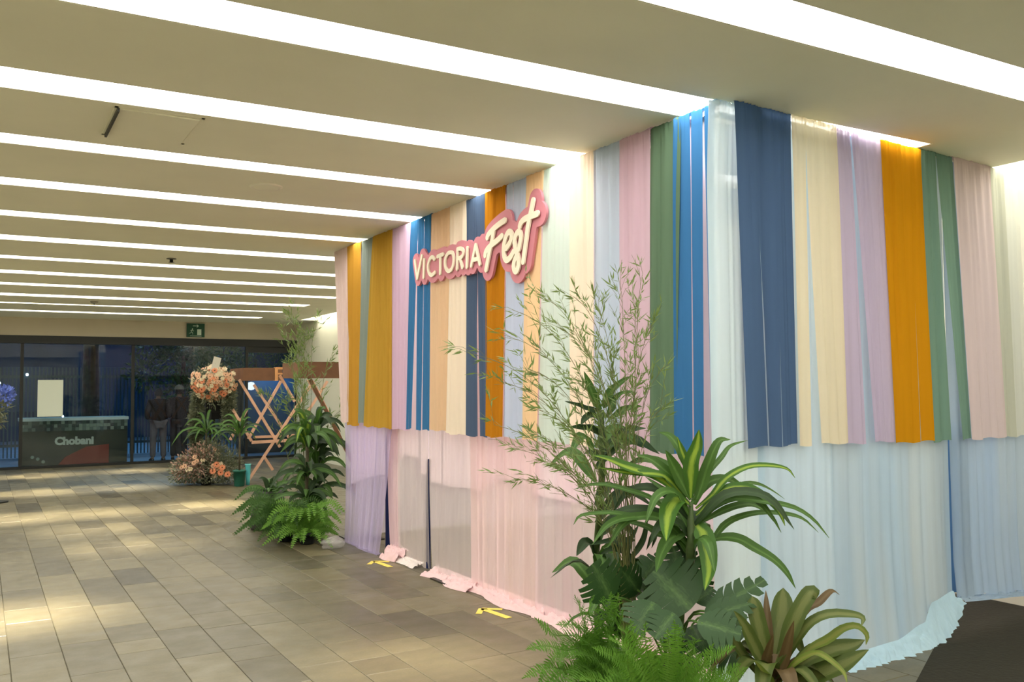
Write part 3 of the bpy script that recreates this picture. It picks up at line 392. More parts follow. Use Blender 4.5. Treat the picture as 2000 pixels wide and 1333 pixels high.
# long base drapes down to the floor
def bul(z0,amt,zc=0):
    def f(s,z): 
        t=max(0,(z0-z)/z0); return amt*t*t
    return f
def seg(z): return z
pink=fabric('sheer_pink',(244,228,230),.36,.5,(242,214,222)); pinks=fabric('sheer_strong_pink',(246,220,224),.26,.45,(242,214,212)); lav=fabric('sheer_lavender',(208,196,234),.38,.45)
beige=fabric('sheer_pale_pink',(230,218,218),.46,.5); mauve=fabric('mauve_cloth',(222,194,202),.05,.35)
blue=fabric('sheer_pale_blue',(200,222,238),.04,.35,(194,218,236)); blue2=fabric('pale_blue_cloth',(174,200,222),.03,.3,(188,204,214)); blue3=fabric('grey_blue_cloth',(160,184,212),.03,.3,(172,190,206)); mint=fabric('pale_mint_white',(216,234,242),.03,.35)
G2='long base drapes'
cloth('drape','long lavender drape reaching the floor at the far left end of the booth',FL,[(9.22,7.55,8.90,7.985)],2.99,.012,lav,out=.005,amp=.013,seed=101,group=G2,res=.014,nv=34,bulge=bul(1.2,.05),gather=0,fmin=10,fmax=45)
cloth('drape','narrow mauve pink long drape right of the dark gap',FL,[(8.06,7.69,7.98,7.77)],2.99,.012,mauve,out=-.055,amp=.012,seed=102,group=G2,res=.012,nv=30,bulge=bul(.9,-.02),gather=0)
cloth('drape','pale pink long drape below the bright blue drape with slits',FL,[(7.69,7.05,7.77,7.104)],2.99,.012,beige,out=-.045,amp=.007,seed=103,group=G2,res=.012,nv=34,bulge=bul(1.0,-.02),gather=0,creases=2)
cloth('drape','pale pink long drape below the peach and cream drapes',FL,[(7.07,6.26,7.088,6.25)],2.99,.012,beige,out=-.045,amp=.007,seed=104,group=G2,res=.013,nv=34,bulge=lambda s,z:.07*max(0,(1.0-z))**2*(1-abs((s-6.66)/.42)**2 if abs(s-6.66)<.42 else 0)-.03*max(0,1-z)**2,gather=0,creases=2)
cloth('drape','pleated pink long drape below the navy and orange drapes',FL,[(6.27,5.3,6.26,5.36)],2.99,.012,pinks,out=-.045,amp=.02,seed=105,group=G2,res=.011,nv=34,bulge=bul(.9,.0),gather=0,creases=8,fmin=25,fmax=80)
cloth('drape','soft pink long drape behind the bamboo left of the booth corner',FL,[(5.31,3.46,5.37,3.46)],2.99,.012,pink,out=-.045,amp=.012,seed=106,group=G2,res=.013,nv=34,bulge=bul(.8,.0),gather=0,creases=5,fmin=14,fmax=60)
cloth('drape','pale mint white long drape wrapping the front corner of the booth',FR,[(-.10,.26,-.10,.24)],3.005,.012,mint,out=.012,amp=.008,seed=107,group=G2,res=.01,nv=30,bulge=lambda s,z:-max(0,-s-.06)*.8,creases=5)
cloth('drape','very pale blue long drape behind the tall dracaena, right face',FR,[(.2,.85,.2,.80)],2.99,.012,blue,out=.02,amp=.008,seed=108,group=G2,res=.012,nv=34,bulge=bul(.9,.03),gather=0,creases=4)
def ip(s,K):
    for (a,va),(c,vc) in zip(K,K[1:]):
        if s<=c: u=max(0,(s-a)/(c-a)); u=u*u*(3-2*u); return va+(vc-va)*u
    return K[-1][1]
def hemH(s): return ip(s,((.8,.035),(1.3,.05),(1.6,.10),(1.74,.205),(1.99,.235)))
def hemO(s): return ip(s,((.8,.0),(1.5,.0),(1.7,.012),(1.87,.07),(2.0,.19)))
def bulH(s,z):
    return .05*max(0,1-z/.9)**2*math.sin(max(0,min(1,(s-.75)/1.3))*math.pi)
cloth('drape','wide pale blue long drape with a ruffled rising hem, right face',FR,[(.84,2.02,.79,1.99)],2.99,.012,blue2,out=.02,amp=.006,seed=109,group=G2,res=.012,nv=40,hem=hemH,bulge=bulH,gather=0,creases=4)
cloth('drape','grey blue long drape with a raised hem beside the right wall',FR,[(2.05,2.97,2.06,2.98)],2.99,.2,blue3,out=.015,amp=.012,seed=110,group=G2,res=.012,nv=36,hem=lambda s:.215-.085*(s-2.05)+.01*math.sin(s*14),bulge=lambda s,z:.03*max(0,1-z/.45),gather=0,creases=4)
cloth('drape','strong blue sheet added as shadow behind the narrow gap of the right face',FR,[(1.9,2.25,1.88,2.25)],1.3,.22,fabric('blue_gap_shade',(96,140,190),0,.3),out=-.06,amp=.01,seed=111,res=.02,nv=16,gather=0)  # added behind the gap; its blue stands in for the shadow there
# inner liner pieces whose lower edges show through the sheer pink
li=fabric('liner_white',(252,236,248),.0,.6)
for i,(s0,s1,zb,lb) in enumerate(((9.1,8.1,lambda s:.70-.13*(s-8.4)/.65,'behind the lavender drape'),(8.08,7.94,lambda s:.75,'behind the narrow mauve drape'),(7.92,7.4,lambda s:.895+.045*((7.9-s)/.5>.35),'under the blue drape'),(7.38,7.22,lambda s:.80,'short and narrow by the slit'),(7.20,6.93,lambda s:.75,'behind the wide pale drape'),(6.92,6.2,lambda s:.745+.01*math.sin(s*9),'behind the middle of the left face'),(6.19,5.9,lambda s:.76+.12*(6.19-s)/.3,'behind the pleated pink drape'),(5.89,5.45,lambda s:.87+.01*math.sin(s*12),'left of the bamboo'),(5.44,3.6,lambda s:.80,'behind the bamboo, widest'))):
    cloth('liner',"pinkish liner cloth inside the booth "+lb,FL,[(s0,s1,s0,s1)],2.975,0,li,hem=zb,out=-.09-.012*(i%2),amp=.008,seed=120+i,group='liner cloths inside the booth',res=.02,nv=12,gather=0,creases=1)
# back return drapes close the booth
FB=(Vector((3.2,9.2)),Vector((1,0)),Vector((0,1)))
cloth('drape','plain pale grey drape closing the far end of the booth',FB,[(.28,3.0,.28,3.0)],2.98,.01,fabric('grey_drape',(196,186,196),.0,.3),out=0,amp=.02,seed=130,res=.04,nv=16,gather=0)
# pooled cloth on the floor
def pool(face,s0,s1,wf,m,seed,parent,name='pooled_hem',hf=.05,back=.04,zf=None,o0=.03):
    ns=int(abs(s1-s0)/.009); nq=16; V=[];F=[]
    for i in range(ns+1):
        s=s0+(s1-s0)*i/ns; W=wf(s)
        for j in range(nq+1):
            q=j/nq
            n1=noise.noise(Vector((s*6+seed,q*5,seed))); n2=noise.noise(Vector((s*15+4*n1,q*8+seed,2.2))); n3=noise.noise(Vector((s*34+4*n2,q*14,7)))
            rid=(1-abs(n1)*2)*.5+(1-abs(n2)*2.2)*.35+n3*.12
            env=math.sin(math.pi*min(1,max(0,q*.92+.08)))**.7
            z=(zf(s) if zf else 0)+max(.004,env*hf*(.25+.9*max(0,rid)))+ (hf*.5*(1-q)**2)
            if j==nq: z=(zf(s) if zf else 0)+.003
            o=o0-back+q*(W+back)+.02*n2*q*(1.3-q)+.012*n1
            V.append(fp(face,s+.02*n2*q,o,z))
    for i in range(ns):
        for j in range(nq):
            k=i*(nq+1)+j; F.append((k,k+nq+1,k+nq+2,k+1))
    return raw(name,V,F,m,parent,True)
dr={o['label']:o for o in C.objects if o.get('category')=='drape'}
def D_(k): return [o for l,o in dr.items() if k in l][0]
pk=fabric('pool_pink',(238,204,206),0,.2)
pool(FL,7.93,7.60,lambda s:.13+.04*math.sin((s-7.6)*9),pk,3,D_('narrow mauve'),hf=.10,o0=-.075)
pool(FL,7.66,7.26,lambda s:.09,fabric('pool_white',(236,224,220),0,.2),5,D_('below the bright blue drape'),hf=.04,o0=-.055)
pool(FL,6.95,6.2,lambda s:.15+.03*math.sin(s*11),pk,9,D_('below the peach'),hf=.06,o0=-.065)
pool(FL,6.25,5.25,lambda s:.13+.03*math.sin(s*8),pk,14,D_('pleated pink'),hf=.055,o0=-.085)
pool(FL,5.3,3.5,lambda s:.14+.03*math.sin(s*7),pk,19,D_('soft pink'),hf=.06,o0=-.085)
pool(FL,8.88,8.0,lambda s:.03+.01*math.sin(s*7),lav,21,D_('long lavender'),hf=.015,o0=.04)
pool(FR,.0,.84,lambda s:.06,blue,24,D_('very pale blue'),hf=.03,o0=0)
navy=fabric('navy_gap_shade',(38,44,78),0,.1)  # dark sheets added behind the gaps, standing in for shade inside the booth
cloth('liner','dark navy sheet added as shade in the wedge between the lavender and mauve drapes',FL,[(8.12,8.04,8.12,8.0)],1.1,.01,navy,out=-.075,amp=.006,seed=140,res=.03,nv=10,gather=0)
cloth('liner','dark navy sheet added as shade in the slit below the bright blue drape',FL,[(7.17,7.11,7.19,7.11)],.93,.01,navy,out=-.07,amp=.006,seed=141,res=.03,nv=10,gather=0)
# ruffle under the wide blue drape
def ruffle():
    ns=190;nq=12;V=[];F=[]
    for i in range(ns+1):
        s=.80+1.19*i/ns; u=i/ns
        for j in range(nq+1):
            q=j/nq; wr=noise.noise(Vector((s*30+q*1.8,q*1.4,5))); w2=noise.noise(Vector((s*64-q*2,q*2,8))); w3=noise.noise(Vector((s*16,q*5,3)))
            zt=hemH(s)+.03; zo=hemO(s)
            z=zt*(1-q)+zo*q+(.016*wr+.010*w2+.014*w3)*math.sin(min(1,q*1.15)*math.pi)+.012*wr*q*min(1,zo*12)
            z=max(.003,z)
            o=.025+bulH(s,zt)+q*.085*(1-.35*u)+.03*wr*q+.012*w2*q
            V.append(fp(FR,s+.05*q*u+.025*wr*q,o,z))
    for i in range(ns):
        for j in range(nq):
            k=i*(nq+1)+j; F.append((k,k+nq+1,k+nq+2,k+1))
    return raw('ruffled_hem',V,F,fabric('ruffle_blue',(186,216,234),.0,.2),D_('wide pale blue'),True)
ruffle()
pool(FR,2.06,2.97,lambda s:.05,blue3,31,D_('grey blue long'),name='gathered_hem',hf=.03,zf=lambda s:.19-.085*(s-2.05),o0=.02,back=.02)
# pipe and drape frame
steel=mat('dark_steel',(48,46,42),.4,metal=.5)
def stand(x,y,lb,plate=.42,rot=0):
    e=empty('drape_stand',(x,y,0),lb,'stand','drape stands')
    q=MB(); q.box(-.17,.17,-plate/2,plate/2,.0,.012); q.V=[tuple(v) for v in q.V]; 
    o=q.build('base_plate',steel,e); MB().tube([(0.13,0,.01),(.13,0,2.97)],.02,10).build('upright',mat('light_steel',(190,188,186),.4,metal=.2),e); return e
stand(3.36,6.58,'dark steel drape stand whose base plate pokes out under the pink hem')
stand(3.45,9.0,'dark steel drape stand at the far left end of the booth')
stand(3.5,3.62,'dark steel drape stand inside the front corner of the booth')
stand(6.05,4.3,'dark steel drape stand near the right wall')
q=MB().tube([(3.27,3.48,2.96),(3.27,9.15,2.96)],.016,8); tag(q.build('drape_rail',steel),'long steel rail carrying the drapes of the left face','rail')
a=fp(FR,.0,-.03,2.96);b=fp(FR,2.95,-.03,2.96); tag(MB().tube([a,b],.016,8).build('drape_rail',steel),'long steel rail carrying the drapes of the right face','rail')
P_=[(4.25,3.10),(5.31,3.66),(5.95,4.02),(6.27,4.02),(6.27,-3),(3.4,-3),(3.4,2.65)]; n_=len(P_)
o=raw('floor_patch',[(x,y,.001) for x,y in P_]+[(x,y,.010) for x,y in P_],[tuple(range(n_)),tuple(range(n_,2*n_))[::-1]]+[(i,(i+1)%n_,(i+1)%n_+n_,i+n_) for i in range(n_)],mat('dark_patch',(36,33,21),.95,.15,40,bump=.4)); tag(o,'dark brown flat patch on the floor at the lower right corner','floor_patch')  # thin flat dark patch lying on the tiles, with a slanted edge
# ---------------- sign ----------------
e=empty('booth_sign',(3.19,6.2,2.2),'pink cut out sign with cream lettering VICTORIA Fest hanging on the drapes','sign')
pinkm=mat('sign_pink',(198,124,138),.6,.04,5); creamm=mat('sign_cream',(236,226,206),.6)
def smoothpts(P):
    if len(P)<4: return P
    P=[Vector(p) for p in P]; out=[]
    for i in range(len(P)-1):
        a=P[max(i-1,0)];b=P[i];c=P[i+1];d=P[min(i+2,len(P)-1)]
        if P[0]==P[-1]:
            if i==0: a=P[-2]
            if i==len(P)-2: d=P[1]
        for t in (0,.33,.67): out.append(.5*((2*b)+(-a+c)*t+(2*a-5*b+4*c-d)*t*t+(-a+3*b-3*c+d)*t**3))
    out.append(P[-1]); return [tuple(p) for p in out]
def union(strokes,x0,x1,cell):
    """rounded strokes [(points, radius)] merged into one flat plate between x0 (back) and x1 (front), in the y,z plane"""
    segs=[(a,b_,r) for P,r in strokes for a,b_ in zip(P,P[1:])]
    ys=[p[0] for P,r in strokes for p in P]; zs=[p[1] for P,r in strokes for p in P]; rm=max(r for P,r in strokes)+2*cell
    Y=np.arange(min(ys)-rm,max(ys)+rm,cell); Z=np.arange(min(zs)-rm,max(zs)+rm,cell); gy,gz=np.meshgrid(Y,Z,indexing='ij'); f=np.full(gy.shape,9.)
    for a,b_,r in segs:
        dy,dz=b_[0]-a[0],b_[1]-a[1]; L2=dy*dy+dz*dz+1e-9; t=np.clip(((gy-a[0])*dy+(gz-a[1])*dz)/L2,0,1); f=np.minimum(f,np.hypot(gy-a[0]-t*dy,gz-a[1]-t*dz)-r)
    V=[];idx={};F=[];fr=[]
    def vert(key,p):
        if key not in idx: idx[key]=len(V); V.append(p)
        return idx[key]
    n,m=f.shape
    for i in range(n-1):
        if f[i:i+2].min()>=0: continue
        for j in range(m-1):
            c=((i,j),(i+1,j),(i+1,j+1),(i,j+1)); v=[f[q] for q in c]
            if min(v)>=0: continue
            poly_=[];bd=[]
            for k in range(4):
                a,b_=c[k],c[(k+1)%4]; va,vb=v[k],v[(k+1)%4]
                if va<0: poly_.append(vert(a,(Y[a[0]],Z[a[1]])))
                if (va<0)!=(vb<0):
                    t=va/(va-vb); e_=vert((min(a,b_),max(a,b_)),(Y[a[0]]+(Y[b_[0]]-Y[a[0]])*t,Z[a[1]]+(Z[b_[1]]-Z[a[1]])*t)); poly_.append(e_); bd.append(len(poly_)-1)
            if len(poly_)>2: F.append(poly_)
            if len(bd)==2:
                p,q=poly_[bd[0]],poly_[bd[1]]; fr.append((p,q) if v[0]>=0 or bd[1]!=bd[0]+1 else (p,q))
    nV=len(V); VV=[(x1,y,z) for y,z in V]+[(x0,y,z) for y,z in V]
    FF=[tuple(p) for p in F]+[tuple(q+nV for q in p[::-1]) for p in F]+[(a,b_,b_+nV,a+nV) for a,b_ in fr]
    mb=MB().add(VV,FF); return mb
back=[]
for grp,rad,brd in ((SIGNV,.016,.064),(SIGNF,.0222,.082)):
    for c,ss in grp:
        sm=[smoothpts(s) for s in ss]
        k_=.0005*len(back); union([(s,rad) for s in sm],3.1843-k_,3.173-k_,.004).build('letter_'+c.lower(),creamm,e); back+=[(s,brd) for s in sm]
back+=[([(6.9,2.60),(6.16,2.53)],.06),([(5.9,2.53),(5.34,2.63)],.06),([(6.06,2.48),(5.85,2.63)],.06)]
plate=union(back,3.204,3.185,.011)
pl=plate.build('sign_board',pinkm,e); local(e)
# ---------------- floor arrows ----------------
ym=mat('yellow_tape',(232,208,96),.6,.05,20)
def arrow(x,y,rz,lb,s=1):
    q=MB(); z0,z1=.0008,.0022
    def seg(a,b,w):
        a=Vector(a)*s;b=Vector(b)*s;d=(b-a).normalized();n=Vector((-d.y,d.x))*w/2*s
        P=[a-n,b-n,b+n,a+n]; q.add([(p.x,p.y,z0) for p in P]+[(p.x,p.y,z1) for p in P],[(3,2,1,0),(4,5,6,7),(0,1,5,4),(1,2,6,5),(2,3,7,6),(3,0,4,7)])
    seg((0,-.19),(0,.12),.05); seg((0,.14),(.10,.03),.042); seg((0,.14),(-.10,.03),.042)
    o=q.build('tape_arrow',ym); o.location=(x,y,0); o.rotation_euler=(0,0,rz); return tag(o,lb,'arrow','yellow floor arrows')
arrow(3.09,5.56,R_(6),'yellow tape arrow on the floor below the pleated pink drape, nearer to the camera')
arrow(3.10,7.62,R_(4),'yellow tape arrow on the floor by the lavender drape, farther from the camera')
# ---------------- plants ----------------
G0=leafmat('leaf_green',(64,98,36),(92,128,60),.42,.25,.06); G1=leafmat('leaf_variegated',(64,104,34),(142,168,58),.4,.3,.16); G2m=leafmat('leaf_dark',(40,62,30),(52,76,38),.45,.15,.06)
CG=leafmat('cordyline_green',(74,90,36),(104,112,60),.38,.25,.2); CR=leafmat('cordyline_brown',(92,74,44),(104,86,56),.4,.25,.15); CY=leafmat('cordyline_yellow',(104,122,44),(126,132,60),.4,.3,.2)
FN=leafmat('fern_green',(88,132,44),(104,146,60),.55,.35,.1); FN2=leafmat('fern_bright',(96,142,46),(112,154,60),.55,.35,.1); MO=leafmat('monstera_green',(40,70,31),(76,104,56),.35,.15,.03)
BG=mat('bamboo_leaf',(108,128,76),.5,.25,9,transl=.25); BS=mat('bamboo_stem',(104,106,62),.5,.15,12); BK=mat('bark',(72,66,48),.8,.25,20,bump=.5); SOIL=mat('soil',(38,30,22),.95,.3,30,bump=.6)
POT=mat('black_pot',(24,28,30),.4); TEAL=mat('teal_pot',(30,92,76),.4)
GC=[G0,G1,G2m]
def catmull(P,n):
    P=[Vector(p) for p in P]; out=[]; k=len(P)-1
    for i in range(n+1):
        u=i/n*k; j=min(int(u),k-1); t=u-j
        a=P[max(j-1,0)] if j>0 else P[0]*2-P[1]; b=P[j]; c=P[j+1]; d=P[j+2] if j+2<=k else P[k]*2-P[k-1]
        out.append(.5*((2*b)+(-a+c)*t+(2*a-5*b+4*c-d)*t*t+(-a+3*b-3*c+d)*t**3))
    return out
def blade(P,w,fold=.25,n=14,seed=0,blunt=False,wave=.0,nrm=None):
    """strap leaf along the midrib P, full width w: V-fold, taper, slight wavy edge"""
    C_=catmull(P,n); V=[];F=[];uv=[]; r=random.Random(seed); ph=r.random()*6
    side0=None; toC=Vector((0,0,1.6))
    for i,p in enumerate(C_):
        t=i/n; d=(C_[min(i+1,n)]-C_[max(i-1,0)]).normalized()
        nn=Vector(nrm) if nrm else ((toC-p).normalized()*.75+Vector((0,0,.65)))
        s=d.cross(nn).normalized()
        if side0 is not None and s.dot(side0)<0: s=-s
        side0=s; up=s.cross(d).normalized()
        wd=w/2*1.03*(min(1,.28+2.6*t)*(1-t**(3.2 if not blunt else 9))**.9 if t<1 else 0)
        wd=max(wd,.0008); wv=wave*math.sin(t*17+ph)
        for k,(x,f) in enumerate(((-1,fold+wv),(-.5,fold*.42),(0,0),(.5,fold*.42),(1,fold-wv))):
            V.append(p+s*x*wd+up*f*wd); uv.append((.5+x/2,t*6))
    for i in range(n):
        for k in range(4): a=i*5+k; F.append((a,a+1,a+6,a+5))
    return V,F,uv
def leafobj(P,w,m,par,name='leaf',**k):
    V,F,uv=blade(P,w,**k); return raw(name,V,F,m,par,True,uv)
def frond(P,w,seed=0,n=34,curl=.0,dens=1):
    """fern frond: rachis plus pairs of narrow pinnae"""
    n=int(n*dens); C_=catmull(P,n); V=[];F=[];uv=[];r=random.Random(seed); toC=Vector((0,0,1.6)); s0=None
    for i in range(1,n+1):
        p=C_[i]; t=i/n; d=(C_[min(i+1,n)]-C_[i-1]).normalized(); nn=((toC-p).normalized()+Vector((0,0,.5))+Vector((r.uniform(-.15,.15),r.uniform(-.15,.15),0)))
        s=d.cross(nn).normalized()
        if s0 is not None and s.dot(s0)<0: s=-s
        s0=s; up=s.cross(d).normalized(); L=w/2*min(1,.55+1.5*t)*(1-t**4)**.8*(1 if t<.97 else .5)+.002
        step=(C_[i]-C_[i-1]).length
        for sg in (-1,1):
            a=p+s*sg*.001; dr=(s*sg+d*.22+up*r.uniform(.0,.35)).normalized(); hw=step*.34
            m1=a+dr*L*.55; e_=a+dr*L+d*L*.12-up*L*.12
            k=len(V); V+=[a-d*hw,a+d*hw,m1+d*hw*.9,e_,m1-d*hw*.75]; F.append((k,k+1,k+2,k+3,k+4)); uv+=[(.45,t),(.45,t),(.3,t),(.1,t),(.3,t)]
    q=MB(); q.tube([tuple(x) for x in C_[::3]]+[tuple(C_[-1])],.0016,3); k=len(V); V+=[Vector(v) for v in q.V]; F+=[tuple(i+k for i in f) for f in q.F]; uv+=[(.5,.5)]*len(q.V)
    return V,F,uv
def frobj(P,w,m,par,seed,**k):
    V,F,uv=frond(P,w,seed,**k); return raw('frond',V,F,m,par,False,uv)
def pot(e,x,y,r,h,m,n=20):
    MB().lathe([(0,.002),(r*.75,.002),(r*.8,.01),(r,h),(r*1.06,h),(r*1.06,h-.03),(r*1.02,h-.03)],n,(x,y,0)).build('pot',m,e,True)
    MB().lathe([(0,h-.02),(r*.97,h-.025)],n,(x,y,0)).build('soil',SOIL,e)
def base(P): return (P[0],P[1],0)
# tall variegated dracaena
bx,by=2.96,3.47
e=empty('dracaena',(bx,by,0),'tall dracaena with yellow striped strap leaves in front of the booth corner','plant'); pot(e,bx,by,.10,.22,POT)
top=Vector(DRAC[0][0][0])
MB().tube(catmull([(bx,by,.2),(bx+.01,by-.02,.5),(top.x-.01,top.y,.78),(top.x,top.y,top.z-.02)],12),[.018]*5+[.02]*4+[.022,.018,.014,.01],8).build('trunk',mat('dracaena_trunk',(66,84,44),.6,.25,25,bump=.4),e,True)
for i,(P,w_,tn) in enumerate(DRAC): leafobj(P,w_,GC[tn],e,n=18,seed=i,fold=.28,wave=.05)
rr=random.Random(3)
for i in range(16):
    a=rr.uniform(0,6.28); z0=top.z-rr.uniform(0,.3); L=rr.uniform(.25,.45); c=Vector((top.x,top.y,z0)); dv=Vector((math.cos(a),math.sin(a)+.5,0)).normalized()
    leafobj([c,c+dv*L*.35+Vector((0,0,L*.35)),c+dv*L*.75+Vector((0,0,L*.35)),c+dv*L+Vector((0,0,L*.05))],.05,GC[i%2*2],e,n=12,seed=50+i)
local(e)
# corn plant
bx,by=2.75,3.85
e=empty('corn_plant',(bx,by,0),'tall dark corn plant with broad torn leaves behind the striped dracaena','plant'); pot(e,bx,by,.12,.22,POT)
top=Vector(CORN[0][0][0])
MB().tube(catmull([(bx,by,.2),(bx+.0,by,.7),(top.x,top.y,1.1),(top.x,top.y,top.z)],12),.016,8).build('trunk',mat('corn_trunk',(70,88,46),.6,.2,20),e,True)
for i,(P,w_,tn) in enumerate(CORN): leafobj(P,w_*1.1,GC[tn],e,n=14,seed=i,fold=.2,wave=.12)
for i in range(14):
    a=rr.uniform(0,6.28); z0=rr.uniform(.45,1.25); c=Vector((bx,by,z0)); dv=Vector((math.cos(a),math.sin(a),0)); L=rr.uniform(.2,.34)
    leafobj([c,c+dv*L*.5+Vector((0,0,L*.45)),c+dv*L+Vector((0,0,L*.2))],.07,[G0,G2m][i%2],e,n=10,seed=90+i,wave=.1)
local(e)
e=[o for o in C.objects if o.name=='corn_plant'][0]
for i in range(20):
    a=rr.uniform(2.2,7.2); z0=rr.uniform(.22,.7); c=Vector((2.75,3.85-.25*(1-z0),z0)); dv=Vector((math.cos(a),math.sin(a)-.35,0)).normalized(); L=rr.uniform(.22,.34)
    leafobj([c-Vector(e.location),c+dv*L*.5+Vector((0,0,L*.6))-Vector(e.location),c+dv*L+Vector((0,0,L*.35))-Vector(e.location)],.085,[G0,G2m,G2m][i%3],e,n=8,seed=190+i,wave=.1)
# bamboo
def sprig(q,p,d,L,w,r):
    """one narrow lance leaf"""
    s=d.cross(Vector((r.uniform(-1,1),r.uniform(-1,1),r.uniform(-1,1)))).normalized()*w
    k=len(q.V); m1=p+d*L*.35; q.V+=[tuple(p),tuple(m1+s),tuple(p+d*L),tuple(m1-s)]; q.F+=[(k,k+1,k+2,k+3)]; q.uv+=[(.5,.5)]*4
def bamboo(label,basept,canes,seed,leafL=.056,lw=.0038,dens=1,start=.36,stem=.0022,twl=.17,group=None):
    r=random.Random(seed); e=empty('bamboo',basept,label,'plant',group)
    for ci,P in enumerate(canes):
        C_=catmull(P,26); q=MB(); q.tube([basept]+[tuple(x) for x in C_] if ci%1==0 else C_,[stem*1.5]*2+[stem*(1.3-.9*i/26) for i in range(26)],4); cane=q.build('cane',BS,e)
        f=MB(); tw=MB()
        for i in range(int(26*start),27):
            for rep in range(1 if r.random()<.75*dens else 2 if dens>1 else 1):
                if r.random()>dens*.9: continue
                p=C_[i]; d0=(C_[min(i+1,26)]-C_[max(i-1,0)]).normalized()
                td=(d0*1.1+Vector((r.uniform(-1,1),r.uniform(-1,1),r.uniform(-.5,.9)))*.75).normalized(); TL=r.uniform(.3,1)*twl
                pts=[p,p+td*TL*.5+Vector((0,0,.01)),p+td*TL-Vector((0,0,.012))]; tw.tube(pts,.0009,3,False)
                for k in range(r.randint(4,8)):
                    t=r.uniform(.25,1); b_=p+td*TL*t; ld=(td+Vector((r.uniform(-1,1),r.uniform(-1,1),r.uniform(-1,.8)))*.75).normalized()
                    sprig(f,b_,ld,leafL*r.uniform(.6,1.25),lw*r.uniform(.7,1.2),r)
        o=f.build('foliage',BG,cane); o['kind']='stuff'; o=tw.build('twig',BS,cane); o['kind']='stuff'
    local(e)
    return e
bamboo('airy green bamboo fanning out over the pink drapes near the booth corner',(2.83,3.72,0),BAMB,7)
# monstera
def monstera(att,tip,w,seed,par):
    """split leaf: lobes either side of a midrib joined near it, slightly cupped"""
    r=random.Random(seed); A=Vector(att);T=Vector(tip); d=(T-A); L=d.length; d.normalize(); toC=(Vector((0,0,1.6))-A).normalized()
    nn=(toC+Vector((r.uniform(-.25,.25),r.uniform(-.25,.25),.45))).normalized(); s=d.cross(nn).normalized(); up=s.cross(d).normalized()
    V=[];F=[];uv=[]; NL=6
    def half(t): # outline half-width vs t (heart-like), t from -.18 (behind the stalk) to 1
        return w/2*max(0,math.sin(math.pi*min(1,(t+.2)/1.2)**.78))**.75
    def pos(t,x,hw): # x 0..1
        y=x*hw; return A+d*(t*L*1.0+ -abs(x)*.0)+s*y+up*(.10*abs(x)*hw - .35*(x*hw)**2/w - .12*L*max(0,t)**2)
    for sg in (-1,1):
        for k in range(NL):
            t0=-.12+k*1.08/NL; t1=t0+1.08/NL*.97; ns=5
            inner=.42+.12*r.random()
            for (xa,xb,ga,gb,tilt) in ((0,inner,0,0,0),(inner,1,.0,.24,.0)):
                k0=len(V)
                for i in range(ns+1):
                    x=xa+(xb-xa)*i/ns; g=(ga+(gb-ga)*((x-xa)/(xb-xa)))*(t1-t0)*.5
                    sw=.22*x*x # lobes sweep toward the tip
                    for tt in (t0+g if xa>0 else -.12+k*1.08/NL, (t1-g) if xa>0 else -.12+(k+1)*1.08/NL):
                        hw=half(min(1,max(-.18,(t0+t1)/2+.0)))*(1.0+.04*math.sin(k*2.3))
                        rt=tt+sw*(1-max(0,tt))*1.0 if tt<.95 else tt
                        V.append(pos(min(rt,1.02),sg*x,hw)); uv.append((.5+sg*x/2,tt*4))
                for i in range(ns):
                    a=k0+2*i; F.append((a,a+1,a+3,a+2) if sg>0 else (a,a+2,a+3,a+1))
    raw('leaf',V,F,MO,par,True,uv)
bx,by=2.76,3.27
e=empty('monstera',(bx,by,0),'dark green monstera with split leaves low in front of the booth corner','plant'); pot(e,bx,by,.10,.2,POT)
MONST+=[((2.90,3.20,.42),(3.02,3.05,.30),.20),((2.80,3.18,.46),(2.74,3.02,.40),.20),((2.98,3.22,.5),(3.13,3.16,.44),.2),((2.86,3.3,.6),(2.84,3.22,.76),.2),((2.7,3.3,.55),(2.6,3.25,.66),.18)]
for i,(a,t,w_) in enumerate(MONST):
    monstera(a,t,w_*1.3,i,e); A=Vector(a)
    MB().tube(catmull([(bx+.02*math.cos(i),by+.02*math.sin(i),.18),((bx+A.x)/2,(by+A.y)/2+.02,A.z*.7+.1),a],8),.005,6).build('stalk',G0,e,True)
local(e)
# cordyline
c0=CORD[0][0][0]; bx,by=c0[0]+.02,c0[1]+.02
e=empty('cordyline',(bx,by,0),'broad leaved green and brown cordyline at the lower right of the plant group','plant'); pot(e,bx,by,.14,.16,POT)
MB().tube([(bx,by,.12),(bx,by,c0[2]+.04)],.03,8).build('stem',CR,e,True)
for i,(P,w_,tn) in enumerate(CORD): leafobj(P,w_,[CG,CY,CR][tn],e,n=16,seed=i,fold=.3,wave=.06,blunt=i in (0,2,4,11))
local(e)
e=[o for o in C.objects if o.name=='cordyline'][0]
for i in range(11):
    a=.3+i*.57; L=rr.uniform(.22,.32); c=Vector((0,0,c0[2]-.01*i)); dv=Vector((math.cos(a),math.sin(a),0)); 
    leafobj([c,c+dv*L*.5+Vector((0,0,L*.3)),c+dv*L+Vector((0,0,-L*.15))],.085,[CG,CR,CG][i%3],e,n=10,seed=290+i,fold=.25)
